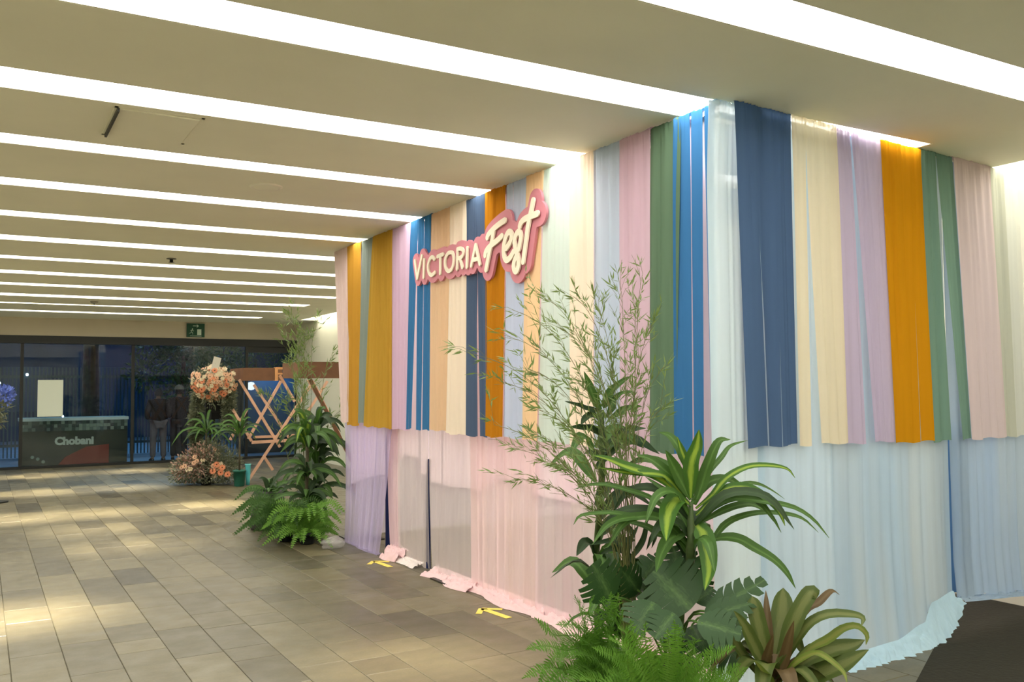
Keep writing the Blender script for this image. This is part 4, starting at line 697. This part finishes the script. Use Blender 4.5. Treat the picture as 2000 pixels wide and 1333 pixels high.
# ferns in front
for FP,lb,m,nm in ((FERNA,'feathery sword fern on the left of the plant group, fronds reaching over the floor',FN,1),(FERNB,'bright feathery sword fern at the very front of the plant group',FN2,2)):
    c=sum((Vector(p[0]) for p in FP),Vector())/len(FP); e=empty('fern',(c.x,c.y,0),lb,'plant'); pot(e,c.x,c.y,.12,max(.1,min(.2,c.z*.7)),POT)
    pc=Vector((c.x,c.y,max(.1,min(.2,c.z*.7))))
    for i,P in enumerate(FP):
        PP=[tuple(pc)]+[tuple(p) for p in P]
        frobj(PP,.085,m,e,i,n=44)
    r=random.Random(nm)
    for i in range(24):
        a=r.uniform(0,6.28); L=r.uniform(.22,.4); dv=Vector((math.cos(a),math.sin(a),0)); p0=pc
        frobj([p0,p0+dv*L*.3+Vector((0,0,L*r.uniform(.3,.7))),p0+dv*L*.7+Vector((0,0,L*r.uniform(.3,.7))),p0+dv*L*1.0+Vector((0,0,L*r.uniform(0,.4)))],.07,[m,FN][i%2],e,100+i,n=38)
    local(e)
# ---- second plant group at the far end of the booth ----
r=random.Random(11); FND=leafmat('fern_dark',(54,88,30),(66,98,40),.55,.3,.1)
def rosette(e,c,n,L,w,mats,seed,up=.6,droop=.5,nn=10,**k):
    r=random.Random(seed)
    for i in range(n):
        a=i*2.399+r.uniform(-.3,.3); el=r.uniform(.15,1)*up; l=L*r.uniform(.7,1.1); dv=Vector((math.cos(a),math.sin(a),0)); c_=Vector(c)+Vector((0,0,-.012*i*L))
        leafobj([c_,c_+dv*l*.35*(1.2-el)+Vector((0,0,l*.5*el+.05*l)),c_+dv*l*.75*(1.2-el)+Vector((0,0,l*(.75*el-droop*.15*(1-el)))),c_+dv*l*(1.25-el)+Vector((0,0,l*(.8*el-droop*(1-el)*.8)))],w,mats[i%len(mats)],e,n=nn,seed=seed*50+i,**k)
e=empty('dracaena',(2.93,9.24,0),'striped dracaena in the far plant group, left of the lavender drape','plant'); pot(e,2.93,9.24,.13,.22,POT)
MB().tube([(2.93,9.24,.2),(2.94,9.23,.7),(2.935,9.22,1.05)],.018,7).build('trunk',BK,e,True)
rosette(e,(2.935,9.22,1.05),24,.44,.07,[G0,G2m,G1,G2m,G0],31,up=1.0,droop=.8); rosette(e,(2.935,9.22,.7),16,.36,.06,[G2m,G0],32,up=.8,droop=.7); rosette(e,(2.935,9.22,.45),14,.36,.06,[G2m,G0],33,up=.9,droop=.5); local(e)
e=empty('corn_plant',(3.12,9.5,0),'bushy dark corn plant behind the far striped dracaena','plant'); pot(e,3.12,9.5,.13,.22,POT)
MB().tube([(3.12,9.5,.2),(3.12,9.5,1.1)],.018,7).build('trunk',BK,e,True)
for z_,s_ in ((1.15,1),(.95,2),(.75,3),(.5,4),(.32,5)): rosette(e,(3.12,9.45,z_),12,.42,.07,[G2m,G0,G2m],40+s_,up=.9,droop=.6,nn=8)
local(e)
cs=[]
for i in range(13):
    a=r.uniform(-.5,.5); b_=r.uniform(-.3,.3); hgt=r.uniform(1.3,2.35); x0,y0=3.0+r.uniform(-.05,.05),9.42+r.uniform(-.05,.05)
    ex=x0+ (-.34+.8*r.random()) ; ey=y0+b_*.4+.15
    cs.append([(x0,y0,.3),(x0*.5+ex*.5,y0*.6+ey*.4,hgt*.6),(x0*.2+ex*.8,ey,hgt*.88),(ex+.25*(ex-x0),ey,hgt)])
bamboo('slender bamboo rising behind the far plant group to near the ceiling',(3.0,9.42,0),cs,17,.085,.006,.9,.42,.003,.26)
for (x,y,lb,mm,L,n) in ((2.72,9.25,'dark fern at the left foot of the far plant group',FND,.50,60),(2.86,8.98,'bright fern at the front of the far plant group',FN2,.5,64),(2.84,9.8,'shadowed fern behind the left fern of the far plant group',FND,.55,44)):
    e=empty('fern',(x,y,0),lb,'plant'); pot(e,x,y,.09,.12,POT,12); p0=Vector((x,y,.12))
    for i in range(n):
        a=i*2.399; l=L*r.uniform(.6,1.0); dv=Vector((math.cos(a),math.sin(a),0)); el=r.uniform(-.05,.95)
        l=min(l,(3.12-x)/max(.05,dv.x)) if dv.x>0 else l
        frobj([p0,p0+dv*l*.3+Vector((0,0,l*el*.6)),p0+dv*l*.7+Vector((0,0,l*el*.8)),p0+dv*l*1.05+Vector((0,0,l*(el*.75-.2)))],.085,mm,e,300+i,n=22)
    local(e)
e=empty('planter',(2.82,10.2,0),'dark rounded planter tub behind the far ferns','pot')
MB().lathe([(.0,.0),(.2,.0),(.22,.04),(.18,.25),(.14,.42),(.12,.42),(.15,.25)],20,(2.82,10.2,0)).build('tub',mat('dark_tub',(58,58,52),.7),e,True)
rosette(e,(2.82,10.2,.38),14,.4,.06,[G2m,G0],77,up=.9,droop=.5,nn=8); local(e)
# crumpled clear bag
def bag():
    V=[];F=[];n=18
    for i in range(n+1):
        for j in range(n):
            th=math.pi*i/n; ph=2*math.pi*j/n; p=Vector((math.sin(th)*math.cos(ph),math.sin(th)*math.sin(ph),math.cos(th))); rr=1+.35*noise.noise(p*2.3+Vector((4,1,2)))+.15*noise.noise(p*6)
            V.append((p.x*.11*rr,p.y*.09*rr,max(.002,.05+p.z*.06*rr)))
    for i in range(n):
        for j in range(n): F.append((i*n+j,i*n+(j+1)%n,(i+1)*n+(j+1)%n,(i+1)*n+j))
    m,t,N,L=newmat('clear_plastic'); o=N.new('ShaderNodeOutputMaterial'); a=N.new('ShaderNodeBsdfTransparent'); b=N.new('ShaderNodeBsdfPrincipled'); b.inputs['Base Color'].default_value=(.55,.53,.5,1); b.inputs['Roughness'].default_value=.15; x=N.new('ShaderNodeMixShader'); x.inputs[0].default_value=.4; L.new(a.outputs[0],x.inputs[1]); L.new(b.outputs[0],x.inputs[2]); L.new(x.outputs[0],o.inputs[0])
    o=raw('plastic_bag',V,F,m,None,True); o.location=(3.0,8.6,0); tag(o,'crumpled clear plastic bag on the floor beside the lavender drape','bag')
bag()
# ---------------- wooden stands ----------------
WD=mat('pink_wood',(214,168,140),.6,.1,6); WB=mat('brown_board',(112,76,50),.55,.15,5,bump=.1); WL=mat('light_wood',(208,150,96),.55,.12,6)
e=empty('wooden_stand',(4.2,15.5,0),'tall folding wooden stand with crossed lath legs and a brown box top','stand')
for k,(a,b) in enumerate(BARS):
    oy=.032*(0 if (a[0]-b[0])*(a[2]-b[2])>0 else 1)+.002*k; MB().bar((a[0],a[1]+oy,a[2]),(b[0],b[1]+oy,b[2]),.045,.03,(0,1,0)).build('lath',WD,e)
MB().box(3.8,4.34,15.38,15.42,1.70,1.91).build('side_board',WB,e); MB().box(4.33,4.38,15.36,15.44,1.69,1.92).build('corner_post',WL,e)
MB().box(4.36,4.78,15.39,15.42,1.885,1.925).build('rail',WL,e); MB().box(4.36,4.74,15.39,15.42,1.80,1.825).build('rail',WL,e)
MB().box(3.8,3.84,15.42,16.3,1.70,1.91).build('side_board',WB,e); MB().box(3.84,4.72,16.28,16.32,1.70,1.91).build('side_board',WB,e)
MB().bar((3.98,15.5,.655),(4.66,15.5,.665),.04,.05).build('rail',WD,e); MB().bar((4.12,15.9,.72),(4.6,15.9,.72),.04,.04).build('rail',WD,e); local(e)
e=empty('wooden_stand',(4.5,12.8,0),'second wooden stand, brown box top half hidden behind the far bamboo','stand')
MB().box(3.89,5.0,12.58,12.62,1.71,1.935).build('side_board',WB,e); MB().box(3.89,3.93,12.62,13.4,1.71,1.935).build('side_board',WB,e); MB().box(3.93,5.0,13.36,13.4,1.71,1.935).build('side_board',WB,e)
for a,b in (((4.05,12.65,1.72),(4.95,12.65,.02)),((4.95,13.3,1.72),(4.95,13.3,.02)),((4.75,12.7,1.72),(4.75,12.7,.02))): MB().bar(a,b,.05,.03,(0,1,0)).build('lath',WB,e)
local(e)
# ---------------- flower column ----------------
LFc=leafmat('filler_leaf',(88,98,74),(112,118,94),.55,.25,.1)
def flower(kind,c,nv,r0,e,rnd):
    nv=Vector(nv).normalized(); x=nv.cross(Vector((0,0,1)) if abs(nv.z)<.9 else Vector((1,0,0))).normalized(); y=nv.cross(x); c=Vector(c)
    q=MB(); n=14 if kind!='rose' else 6
    rings=((1,.0),(.62,.18)) if kind!='rose' else ((1,.1),(.75,.3),(.45,.5))
    for rr_,lift in rings:
        for i in range(n):
            a=2*math.pi*(i+rnd.random()*.3)/n; w_=math.pi/n*(1.25 if kind!='rose' else 1.5); d=x*math.cos(a)+y*math.sin(a); t_=x*-math.sin(a)+y*math.cos(a); R0=r0*rr_
            P=[c+nv*lift*r0*.3,c+d*R0*.55+t_*R0*w_*.6+nv*lift*r0*.7,c+d*R0+nv*(lift*r0*.9+.1*r0),c+d*R0*.55-t_*R0*w_*.6+nv*lift*r0*.7]; q.add(P,[(0,1,2,3)])
    pm={'gerbera':mat('gerbera_orange',(214,136,96),.65,.1,9),'rose':mat('rose_cream',(214,198,164),.7,.1,9),'peach':mat('rose_peach',(214,172,138),.7,.1,9)}[kind if kind in('gerbera','rose') else 'peach']
    o=q.build('flower',pm,e)
    if kind!='rose':
        q=MB().lathe([(0,.25*r0),(.16*r0,.2*r0),(.22*r0,.08*r0),(.2*r0,0)],8); M=Matrix((( x.x,y.x,nv.x,c.x),(x.y,y.y,nv.y,c.y),(x.z,y.z,nv.z,c.z),(0,0,0,1))); q.V=[tuple(M@Vector(v)) for v in q.V]; q.build('flower_centre',mat('flower_centre',(96,60,34),.8),o)
def filler(e,pts,n,L,w_,m,seed,name='filler_foliage',spread=.1):
    r=random.Random(seed); q=MB()
    for i in range(n):
        p,rad=r.choice(pts); p=Vector(p); d=Vector((r.gauss(0,1),r.gauss(0,1),r.gauss(0,1))).normalized(); b_=p+d*rad*r.uniform(.3,1); b_.z=max(.02,b_.z); ld=(d+Vector((r.uniform(-.6,.6),r.uniform(-.6,.6),r.uniform(-.4,.8)))).normalized(); l=L*r.uniform(.5,1.3)
        if b_.z+ld.z*l<.01: ld.z=abs(ld.z)
        s=ld.cross(Vector((r.uniform(-1,1),r.uniform(-1,1),r.uniform(-1,1)))).normalized()*w_*r.uniform(.6,1.2); q.add([b_,b_+ld*l*.5+s,b_+ld*l,b_+ld*l*.5-s],[(0,1,2,3)])
    o=q.build(name,m,e); o['kind']='stuff'; return o
e=empty('flower_arrangement',(3.35,15.65,0),'tall floral column with a ball of orange and cream flowers on top','flowers')
MB().tube([(3.35,15.75,.02),(3.35,15.75,1.65)],.02,8).build('pole',darkm,e,True); MB().lathe([(0,.0),(.22,.0),(.22,.015),(0,.02)],20,(3.35,15.75,0)).build('base_plate',darkm,e,True)
rnd=random.Random(21)
for i in range(190):
    d=Vector((rnd.gauss(0,1),rnd.gauss(0,1)-.7,rnd.gauss(0,1))).normalized(); c=Vector((3.37,15.62,1.66))+Vector((d.x*.36,d.y*.3,d.z*.27))*rnd.uniform(.85,1.1)
    k=rnd.choice(('rose','rose','rose','gerbera','peach','peach')) if d.z>-.2 else rnd.choice(('gerbera','gerbera','peach','rose'))
    flower(k,c,d+Vector((-.3,-.7,0)),rnd.uniform(.03,.055) if k!='gerbera' else rnd.uniform(.045,.062),e,rnd)
for c in ((3.36,15.0,.22),(3.46,14.96,.19),(3.24,15.02,.25),(3.3,15.02,.35),(3.38,14.98,.3)): flower('gerbera',c,(-.4,-1,.3),.06,e,rnd)
for i in range(26):
    c=(3.0+rnd.uniform(-.18,.45),15.3+rnd.uniform(-.25,.2),rnd.uniform(.15,.62)); flower('peach' if i%3 else 'rose',c,(-.5,-1,.3),.045,e,rnd)
balls=[((3.37,15.65,1.62),.36)]
col=[((3.12+.03*math.sin(z*5),15.7,z),.09) for z in (.5,.65,.8,.95,1.1,1.25,1.4)]+[((3.62,15.6,z),.1) for z in (1.0,1.15,1.3,1.45)]+[((3.12,15.5,.3),.3),((3.35,15.3,.25),.33),((3.5,15.3,.3),.3),((2.95,15.6,.2),.28),((3.3,15.4,.5),.26)]
filler(e,balls,1200,.07,.012,LFc,5); filler(e,col,15000,.065,.010,LFc,6); filler(e,col,1500,.045,.010,mat('pale_blossom',(176,172,144),.8),8,'small_blossom'); filler(e,[((3.1,15.3,.4),.3),((2.98,15.5,.3),.28)],1300,.05,.013,mat('dusty_pink_blossom',(150,120,104),.8),9,'small_blossom')
local(e)
o=MB().box(-.06,.06,-.004,.004,-.16,.16,Matrix.Rotation(R_(14),4,'Y')).build('card',mat('paper',(200,196,180),.7)); o.location=(3.36,15.45,1.93); tag(o,'blank white card standing in the flower ball','card')
e=empty('loudspeaker',(3.47,15.95,0),'black speaker on a pole behind the floral column','speaker')
MB().box(3.3,3.62,15.85,16.1,1.05,1.5).build('cabinet',mat('black_plastic',(10,10,10),.6),e); MB().tube([(3.46,15.97,.02),(3.46,15.97,1.05)],.018,8).build('pole',darkm,e)
MB().lathe([(0,-.004),(.11,-.004),(.12,.0)],16,(0,0,0)).build('grille',darkm,e).matrix_local=Matrix.Translation((3.46,15.845,1.27))@Matrix.Rotation(R_(90),4,'X'); local(e)
for (x,y,z_,lb,m_) in ((3.62,14.85,.98,'young dracaena in a teal pot beside the floral column',TEAL),(3.22,15.42,1.0,'green strap leaved plant at the middle of the floral column',POT)):
    e=empty('dracaena',(x,y,0),lb,'plant'); pot(e,x,y,.1,.26,m_); MB().tube([(x,y,.2),(x,y,z_-.1)],.016,6).build('trunk',BK,e,True); rosette(e,(x,y,z_-.1),20,.5,.045,[G0,G0,G2m],int(x*10),up=.9,droop=.8,nn=8); local(e)
e=empty('watering_can',(3.78,14.95,0),'slim turquoise plastic tube standing by the teal pot','tube'); MB().lathe([(0,.002),(.03,.002),(.035,.1),(.045,.32),(.05,.33),(.04,.32)],14,(3.78,14.95,0)).build('body',mat('turquoise',(90,190,196),.4),e,True); MB().lathe([(.05,.33),(.056,.335),(.05,.34)],14,(3.78,14.95,0)).build('rim',mat('turquoise2',(120,205,206),.4),e,True); local(e); e.name='plastic_tube'
# blue flowers at the left edge
e=empty('flower_stand',(.22,14.6,0),'blue flowers on a dark stand at the left edge of the photo','flowers')
MB().tube([(.22,14.65,.02),(.22,14.65,1.4)],.02,8).build('pole',darkm,e); MB().lathe([(0,0),(.16,0),(.16,.02),(0,.02)],16,(.22,14.65,0)).build('base_plate',darkm,e)
filler(e,[((.3,14.6,1.5),.13)],260,.07,.016,mat('blue_petal',(96,116,190),.7),31,'blue_petals'); filler(e,[((.2,14.6,1.35),.16),((.16,14.6,1.15),.14)],380,.12,.012,LFc,32); local(e)
# ---------------- outdoors ----------------
st('ground',MB().box(-8,14,YF+.2,34,-.2,-.01),mat('asphalt',(112,126,148),.5,.25,1.2,bump=.2))
e=empty('kiosk',(1.72,21.3,0),'dark kiosk counter with mosaic band and lettering Chobani outside the glass','kiosk')
MB().box(.72,2.74,20.95,21.6,.0,.93).build('body',mat('kiosk_dark',(52,50,36),.6,.2,3),e); MB().box(.7,2.76,20.92,21.65,.93,.99).build('worktop',mat('kiosk_white',(190,196,190),.5),e)
tm=[mat('mosaic_%d'%i,c,.4) for i,c in enumerate(((60,66,58),(96,104,92),(120,128,112),(44,50,46)))]
qs=[MB() for _ in tm]; rnd=random.Random(8)
for i in range(30):
    for j in range(3): x=.73+i*.067; z=.72+j*.07; rnd.choice(qs).box(x+.002,x+.065,20.935,20.95,z+.002,z+.068)
for q,m_ in zip(qs,tm): o=q.build('mosaic_tile',m_,e); o['kind']='stuff'
poly([(1.42,.02),(2.38,.02),(2.38,.42),(1.95,.38),(1.55,.18)],20.93,20.95,'orange_graphic',mat('kiosk_orange',(122,52,36),.6),e)
def text(s,size,m,par,M,name='lettering',off=.012,ext=.004):
    c=bpy.data.curves.new('t','FONT'); c.body=s; c.size=size; c.offset=off*size; c.extrude=ext; c.align_x='CENTER'; c.resolution_u=3
    o=bpy.data.objects.new('t',c); C.objects.link(o); bpy.context.view_layer.update()
    me=bpy.data.meshes.new_from_object(o.evaluated_get(bpy.context.evaluated_depsgraph_get())); me.transform(M); me.materials.clear(); bpy.data.objects.remove(o); x=mobj(name,me,m,par); return x
text('Chobani',.215,mat('kiosk_letters',(176,176,158),.6),e,Matrix.Translation((1.72,20.935,.44))@Matrix.Rotation(R_(90),4,'X'),off=.055)
for x,z in ((.95,.2),(1.05,.16),(1.15,.1)): MB().lathe([(0,-.004),(.035,0),(0,.004)],8,(0,0,0)).build('dot_graphic',tm[2],e).matrix_local=Matrix.Translation((x,20.945,z))@Matrix.Rotation(R_(90),4,'X')
local(e)
o=MB().box(1.005,1.465,YF+.028,YF+.034,1.03,1.77).build('notice_sheet',mat('notice_paper',(206,212,196),.7)); tag(o,'blank pale sheet taped on the glass above the kiosk','sheet')
# fence
e=empty('fence',(1.5,24,0),'tall fence of thin vertical bars outside behind the kiosk','fence'); fm=mat('fence_metal',(58,84,96),.5)
for i in range(108): MB().box(-2.4+i*.08,-2.4+i*.08+.03,24,24.03,0,2.1).build('bar',fm,e)
MB().box(-3,6.2,24.03,24.06,.25,.31).build('rail',fm,e); MB().box(-3,6.2,24.03,24.06,1.85,1.91).build('rail',fm,e); local(e)
def tree(x,y,lb,h,r_,seed,lean=0,nl=2600,col=(40,66,40)):
    e=empty('tree',(x,y,0),lb,'tree'); MB().tube(catmull([(x,y,-.02),(x+lean*.3,y,h*.5),(x+lean,y,h)],8),[.2*r_,.18*r_,.17*r_,.16*r_,.15*r_,.14*r_,.13*r_,.12*r_,.1*r_],9).build('trunk',mat('tree_bark',(70,64,60),.9,.3,9,bump=.6),e,True)
    if nl:
        rr_=random.Random(seed); pts=[((x+lean+rr_.uniform(-.9,.9),y+rr_.uniform(-.4,.4),h+rr_.uniform(-.9,.7)),.45) for _ in range(9)]
        filler(e,pts,nl,.13,.03,mat('tree_leaf_%d'%seed,col,.6,.3,3),seed,'crown')
    local(e)
tree(2.25,23.4,'thick tree trunk outside beyond the kiosk',4.6,1.15,1,0,0)
tree(4.1,22.6,'leafy tree outside above the two people',2.35,.45,2,.1,3200,(48,86,52))
tree(5.85,26.5,'leafy tree outside behind the flower ball',2.65,.5,3,.1,2800,(44,84,58))
tree(7.6,29.2,'smaller leafy tree outside at the right end of the glass',2.5,.4,4,0,1500,(44,80,60))
e=empty('building',(3,30,0),'dark blue night building far behind the fence','building')
MB().box(-8,14,32,33,0,7).build('facade',mat('facade_blue',(30,52,84),.8,.3,.8),e)
for x in (-2,0.6,3.2,5.8,8.4): MB().box(x,x+1.3,31.96,32,.9,2.3).build('window',mat('night_window',(40,66,100),.3),e)
local(e)
# blue lit booth at the right end outside
e=empty('blue_kiosk',(6.1,22.5,0),'blue lit shelter with a round white lamp outside at the right end of the glass','shelter')
bl=mat('blue_wall',(64,92,122),.6,.2,2); MB().box(5.5,6.9,22.6,22.66,.35,1.85).build('back_panel',bl,e); MB().box(5.45,6.95,22.2,22.66,1.9,1.96).build('roof',darkm,e); MB().box(5.5,6.9,22.3,22.66,.0,.35).build('counter',mat('counter_dark',(30,34,40),.6),e)
MB().box(5.46,5.5,22.2,22.66,0,1.9).build('side_panel',darkm,e)
q=MB().lathe([(0,.11),(.07,.09),(.1,.03),(.1,-.02),(.07,-.08),(0,-.1)],14,(5.72,22.38,1.62)); q.build('lamp',emis('lamp_glow',(.85,.9,1),1.2),e,True); MB().tube([(5.72,22.38,1.9),(5.72,22.38,1.72)],.008,5).build('cord',darkm,e); local(e)
for (x,y,z,s) in ((.35,22,1.72,.035),(.95,23.97,1.93,.03),(1.5,20.98,1.02,.02)):
    q=MB().lathe([(0,1),(.5,.86),(.86,.5),(1,0),(.86,-.5),(.5,-.86),(0,-1)],12); q.V=[(v[0]*s,v[1]*s,v[2]*s) for v in q.V]; o=q.build('outdoor_lamp',emis('spark_%d'%int(x*100),(.8,.92,1),6),None,True); o.location=(x,y,z); tag(o,{0:'tiny bright bluish lamp outside at the far left',1:'tiny white lamp outside above the blank sheet'}.get(0 if x<.5 else 1 if x<1 else 2,'tiny white lamp on the kiosk worktop by the sheet'),'lamp')
# ---------------- people ----------------
def skin(name,verts,edges,radii,m,par,root=0,lev=2):
    me=bpy.data.meshes.new(name); me.from_pydata(verts,edges,[]); o=mobj(name,me,None,None)
    md=o.modifiers.new('s','SKIN'); sv=me.skin_vertices[0].data
    for i,r in enumerate(radii): sv[i].radius=r if isinstance(r,tuple) else (r,r)
    for i in range(len(verts)): sv[i].use_root=(i==root)
    md.use_smooth_shade=True; o.modifiers.new('u','SUBSURF').levels=lev
    bpy.context.view_layer.update(); me2=bpy.data.meshes.new_from_object(o.evaluated_get(bpy.context.evaluated_depsgraph_get())); bpy.data.objects.remove(o)
    me2.materials.clear(); x=mobj(name,me2,m,par,True); return x
SK=mat('skin',(128,96,78),.6); HR=mat('dark_hair',(18,15,14),.7); BJ=mat('black_jacket',(7,7,9),.9); TR=mat('grey_trousers',(88,80,84),.85,.1,20); TB=mat('black_trousers',(16,17,20),.85); SH=mat('dark_shoes',(20,20,22),.5); CAPM=mat('grey_cap',(100,98,90),.8)
def person(x,y,rz,lb,h,tm_,cap,seed,lean=0):
    e=empty('person',(x,y,0),lb,'person',rz=rz); k=h/1.7
    # facing +Y, back to the camera; x right
    V=[(0,0,.93),(0,0,1.08),(0,.0,1.25),(0,.0,1.40),(0,.01,1.47),(0,.02,1.53),(0,.03,1.61),(0,.03,1.66),
       (.10,0,.88),(.115,.01,.50),(.12,-.01,.09),(.13,.12,.035),(-.10,0,.88),(-.12,.0,.50),(-.125,-.01,.09),(-.14,.12,.035),
       (.19,0,1.38),(.26,-.02,1.12),(.17,.16,1.0),(.10,.22,1.02),(-.19,0,1.38),(-.26,-.02,1.12),(-.19,.16,1.0),(-.10,.22,1.02)]
    E=[(0,1),(1,2),(2,3),(3,4),(4,5),(5,6),(6,7),(0,8),(8,9),(9,10),(10,11),(0,12),(12,13),(13,14),(14,15),(3,16),(16,17),(17,18),(18,19),(3,20),(20,21),(21,22),(22,23)]
    Rd=[(.09,.07),(.09,.065),(.095,.07),(.09,.06),.055,.055,(.075,.092),(.06,.075),.065,.05,.04,.035,.065,.05,.04,.035,.04,.034,.030,.035,.04,.034,.030,.035]
    V=[(a*k,b*k,c*k) for a,b,c in V]; Rk=[tuple(q*k for q in r) if isinstance(r,tuple) else r*k for r in Rd]
    skin('body',V,E,Rk,SK,e)
    jk=[0,1,2,3,4,16,17,18,20,21,22]; mp={a:i for i,a in enumerate(jk)}; 
    Vj=[V[i] for i in jk]; Vj[0]=(0,0,.86*k); Ej=[(mp[a],mp[b]) for a,b in E if a in mp and b in mp]
    Rj=[(.185*k,.135*k),(.175*k,.13*k),(.185*k,.135*k),(.165*k,.115*k),.075*k,.085*k,.07*k,.055*k,.085*k,.07*k,.055*k]
    skin('jacket',Vj,Ej,Rj,BJ,e)
    tr_=[0,8,9,10,12,13,14]; mp={a:i for i,a in enumerate(tr_)}; Et=[(mp[a],mp[b]) for a,b in E if a in mp and b in mp]
    skin('trousers',[V[i] for i in tr_],Et,[(.16*k,.12*k),.105*k,.08*k,.068*k,.105*k,.08*k,.068*k],tm_,e)
    for s in (-1,1): skin('shoe',[(s*.125*k,-.05*k,.045*k),(s*.13*k,.05*k,.045*k),(s*.14*k,.17*k,.035*k)],[(0,1),(1,2)],[.045*k,.045*k,.035*k],SH,e,lev=1)
    # face and ears
    skin('nose',[(0,.115*k,1.60*k),(0,.135*k,1.585*k)],[(0,1)],[.012*k,.014*k],SK,e,lev=1)
    for s in (-1,1): skin('ear',[(s*.08*k,.03*k,1.615*k),(s*.083*k,.028*k,1.59*k)],[(0,1)],[(.01*k,.02*k),(.008*k,.016*k)],SK,e,lev=1)
    q=MB(); n=14
    for s in (-1,1): q.lathe([(0,.009*k),(.009*k,0),(0,-.009*k)],8,(s*.03*k,.118*k,1.622*k))
    q.build('eye',mat('eye_dark',(20,16,14),.3),e)
    # hair cap
    V2=[];F2=[];n=16;m_=9
    for i in range(m_+1):
        th=math.pi*.62*i/m_
        for j in range(n):
            ph=2*math.pi*j/n; back=1+.0*math.cos(ph); V2.append((math.sin(th)*math.cos(ph)*.092*k,(.02+math.sin(th)*math.sin(ph)*.108-.008)*k,(1.605+math.cos(th)*.105-(.03*(1-math.sin(ph))*math.sin(th)**4))*k))
    for i in range(m_):
        for j in range(n): F2.append((i*n+j,(i+1)*n+j,(i+1)*n+(j+1)%n,i*n+(j+1)%n))
    raw('hair',V2,F2,HR,e,True)
    if cap:
        q=MB().lathe([(0,.085*k),(.06*k,.075*k),(.095*k,.035*k),(.103*k,-.01*k),(.103*k,-.03*k),(.097*k,-.03*k)],18,(0,.015*k,1.66*k)); q.build('cap',CAPM,e,True)
        q=MB(); q.add([(-.06*k,.11*k,1.645*k),(.06*k,.11*k,1.645*k),(.05*k,.17*k,1.635*k),(-.05*k,.17*k,1.635*k),(-.06*k,.11*k,1.652*k),(.06*k,.11*k,1.652*k),(.05*k,.17*k,1.642*k),(-.05*k,.17*k,1.642*k)],[(3,2,1,0),(4,5,6,7),(0,1,5,4),(1,2,6,5),(2,3,7,6),(3,0,4,7)]); q.build('cap_brim',CAPM,e)
person(3.36,20.92,R_(8),'person in a black jacket and grey trousers seen from behind outside the glass',1.58,TR,False,1)
person(3.80,21.0,R_(-12),'person in a black jacket, black trousers and grey cap seen from behind',1.62,TB,True,2)
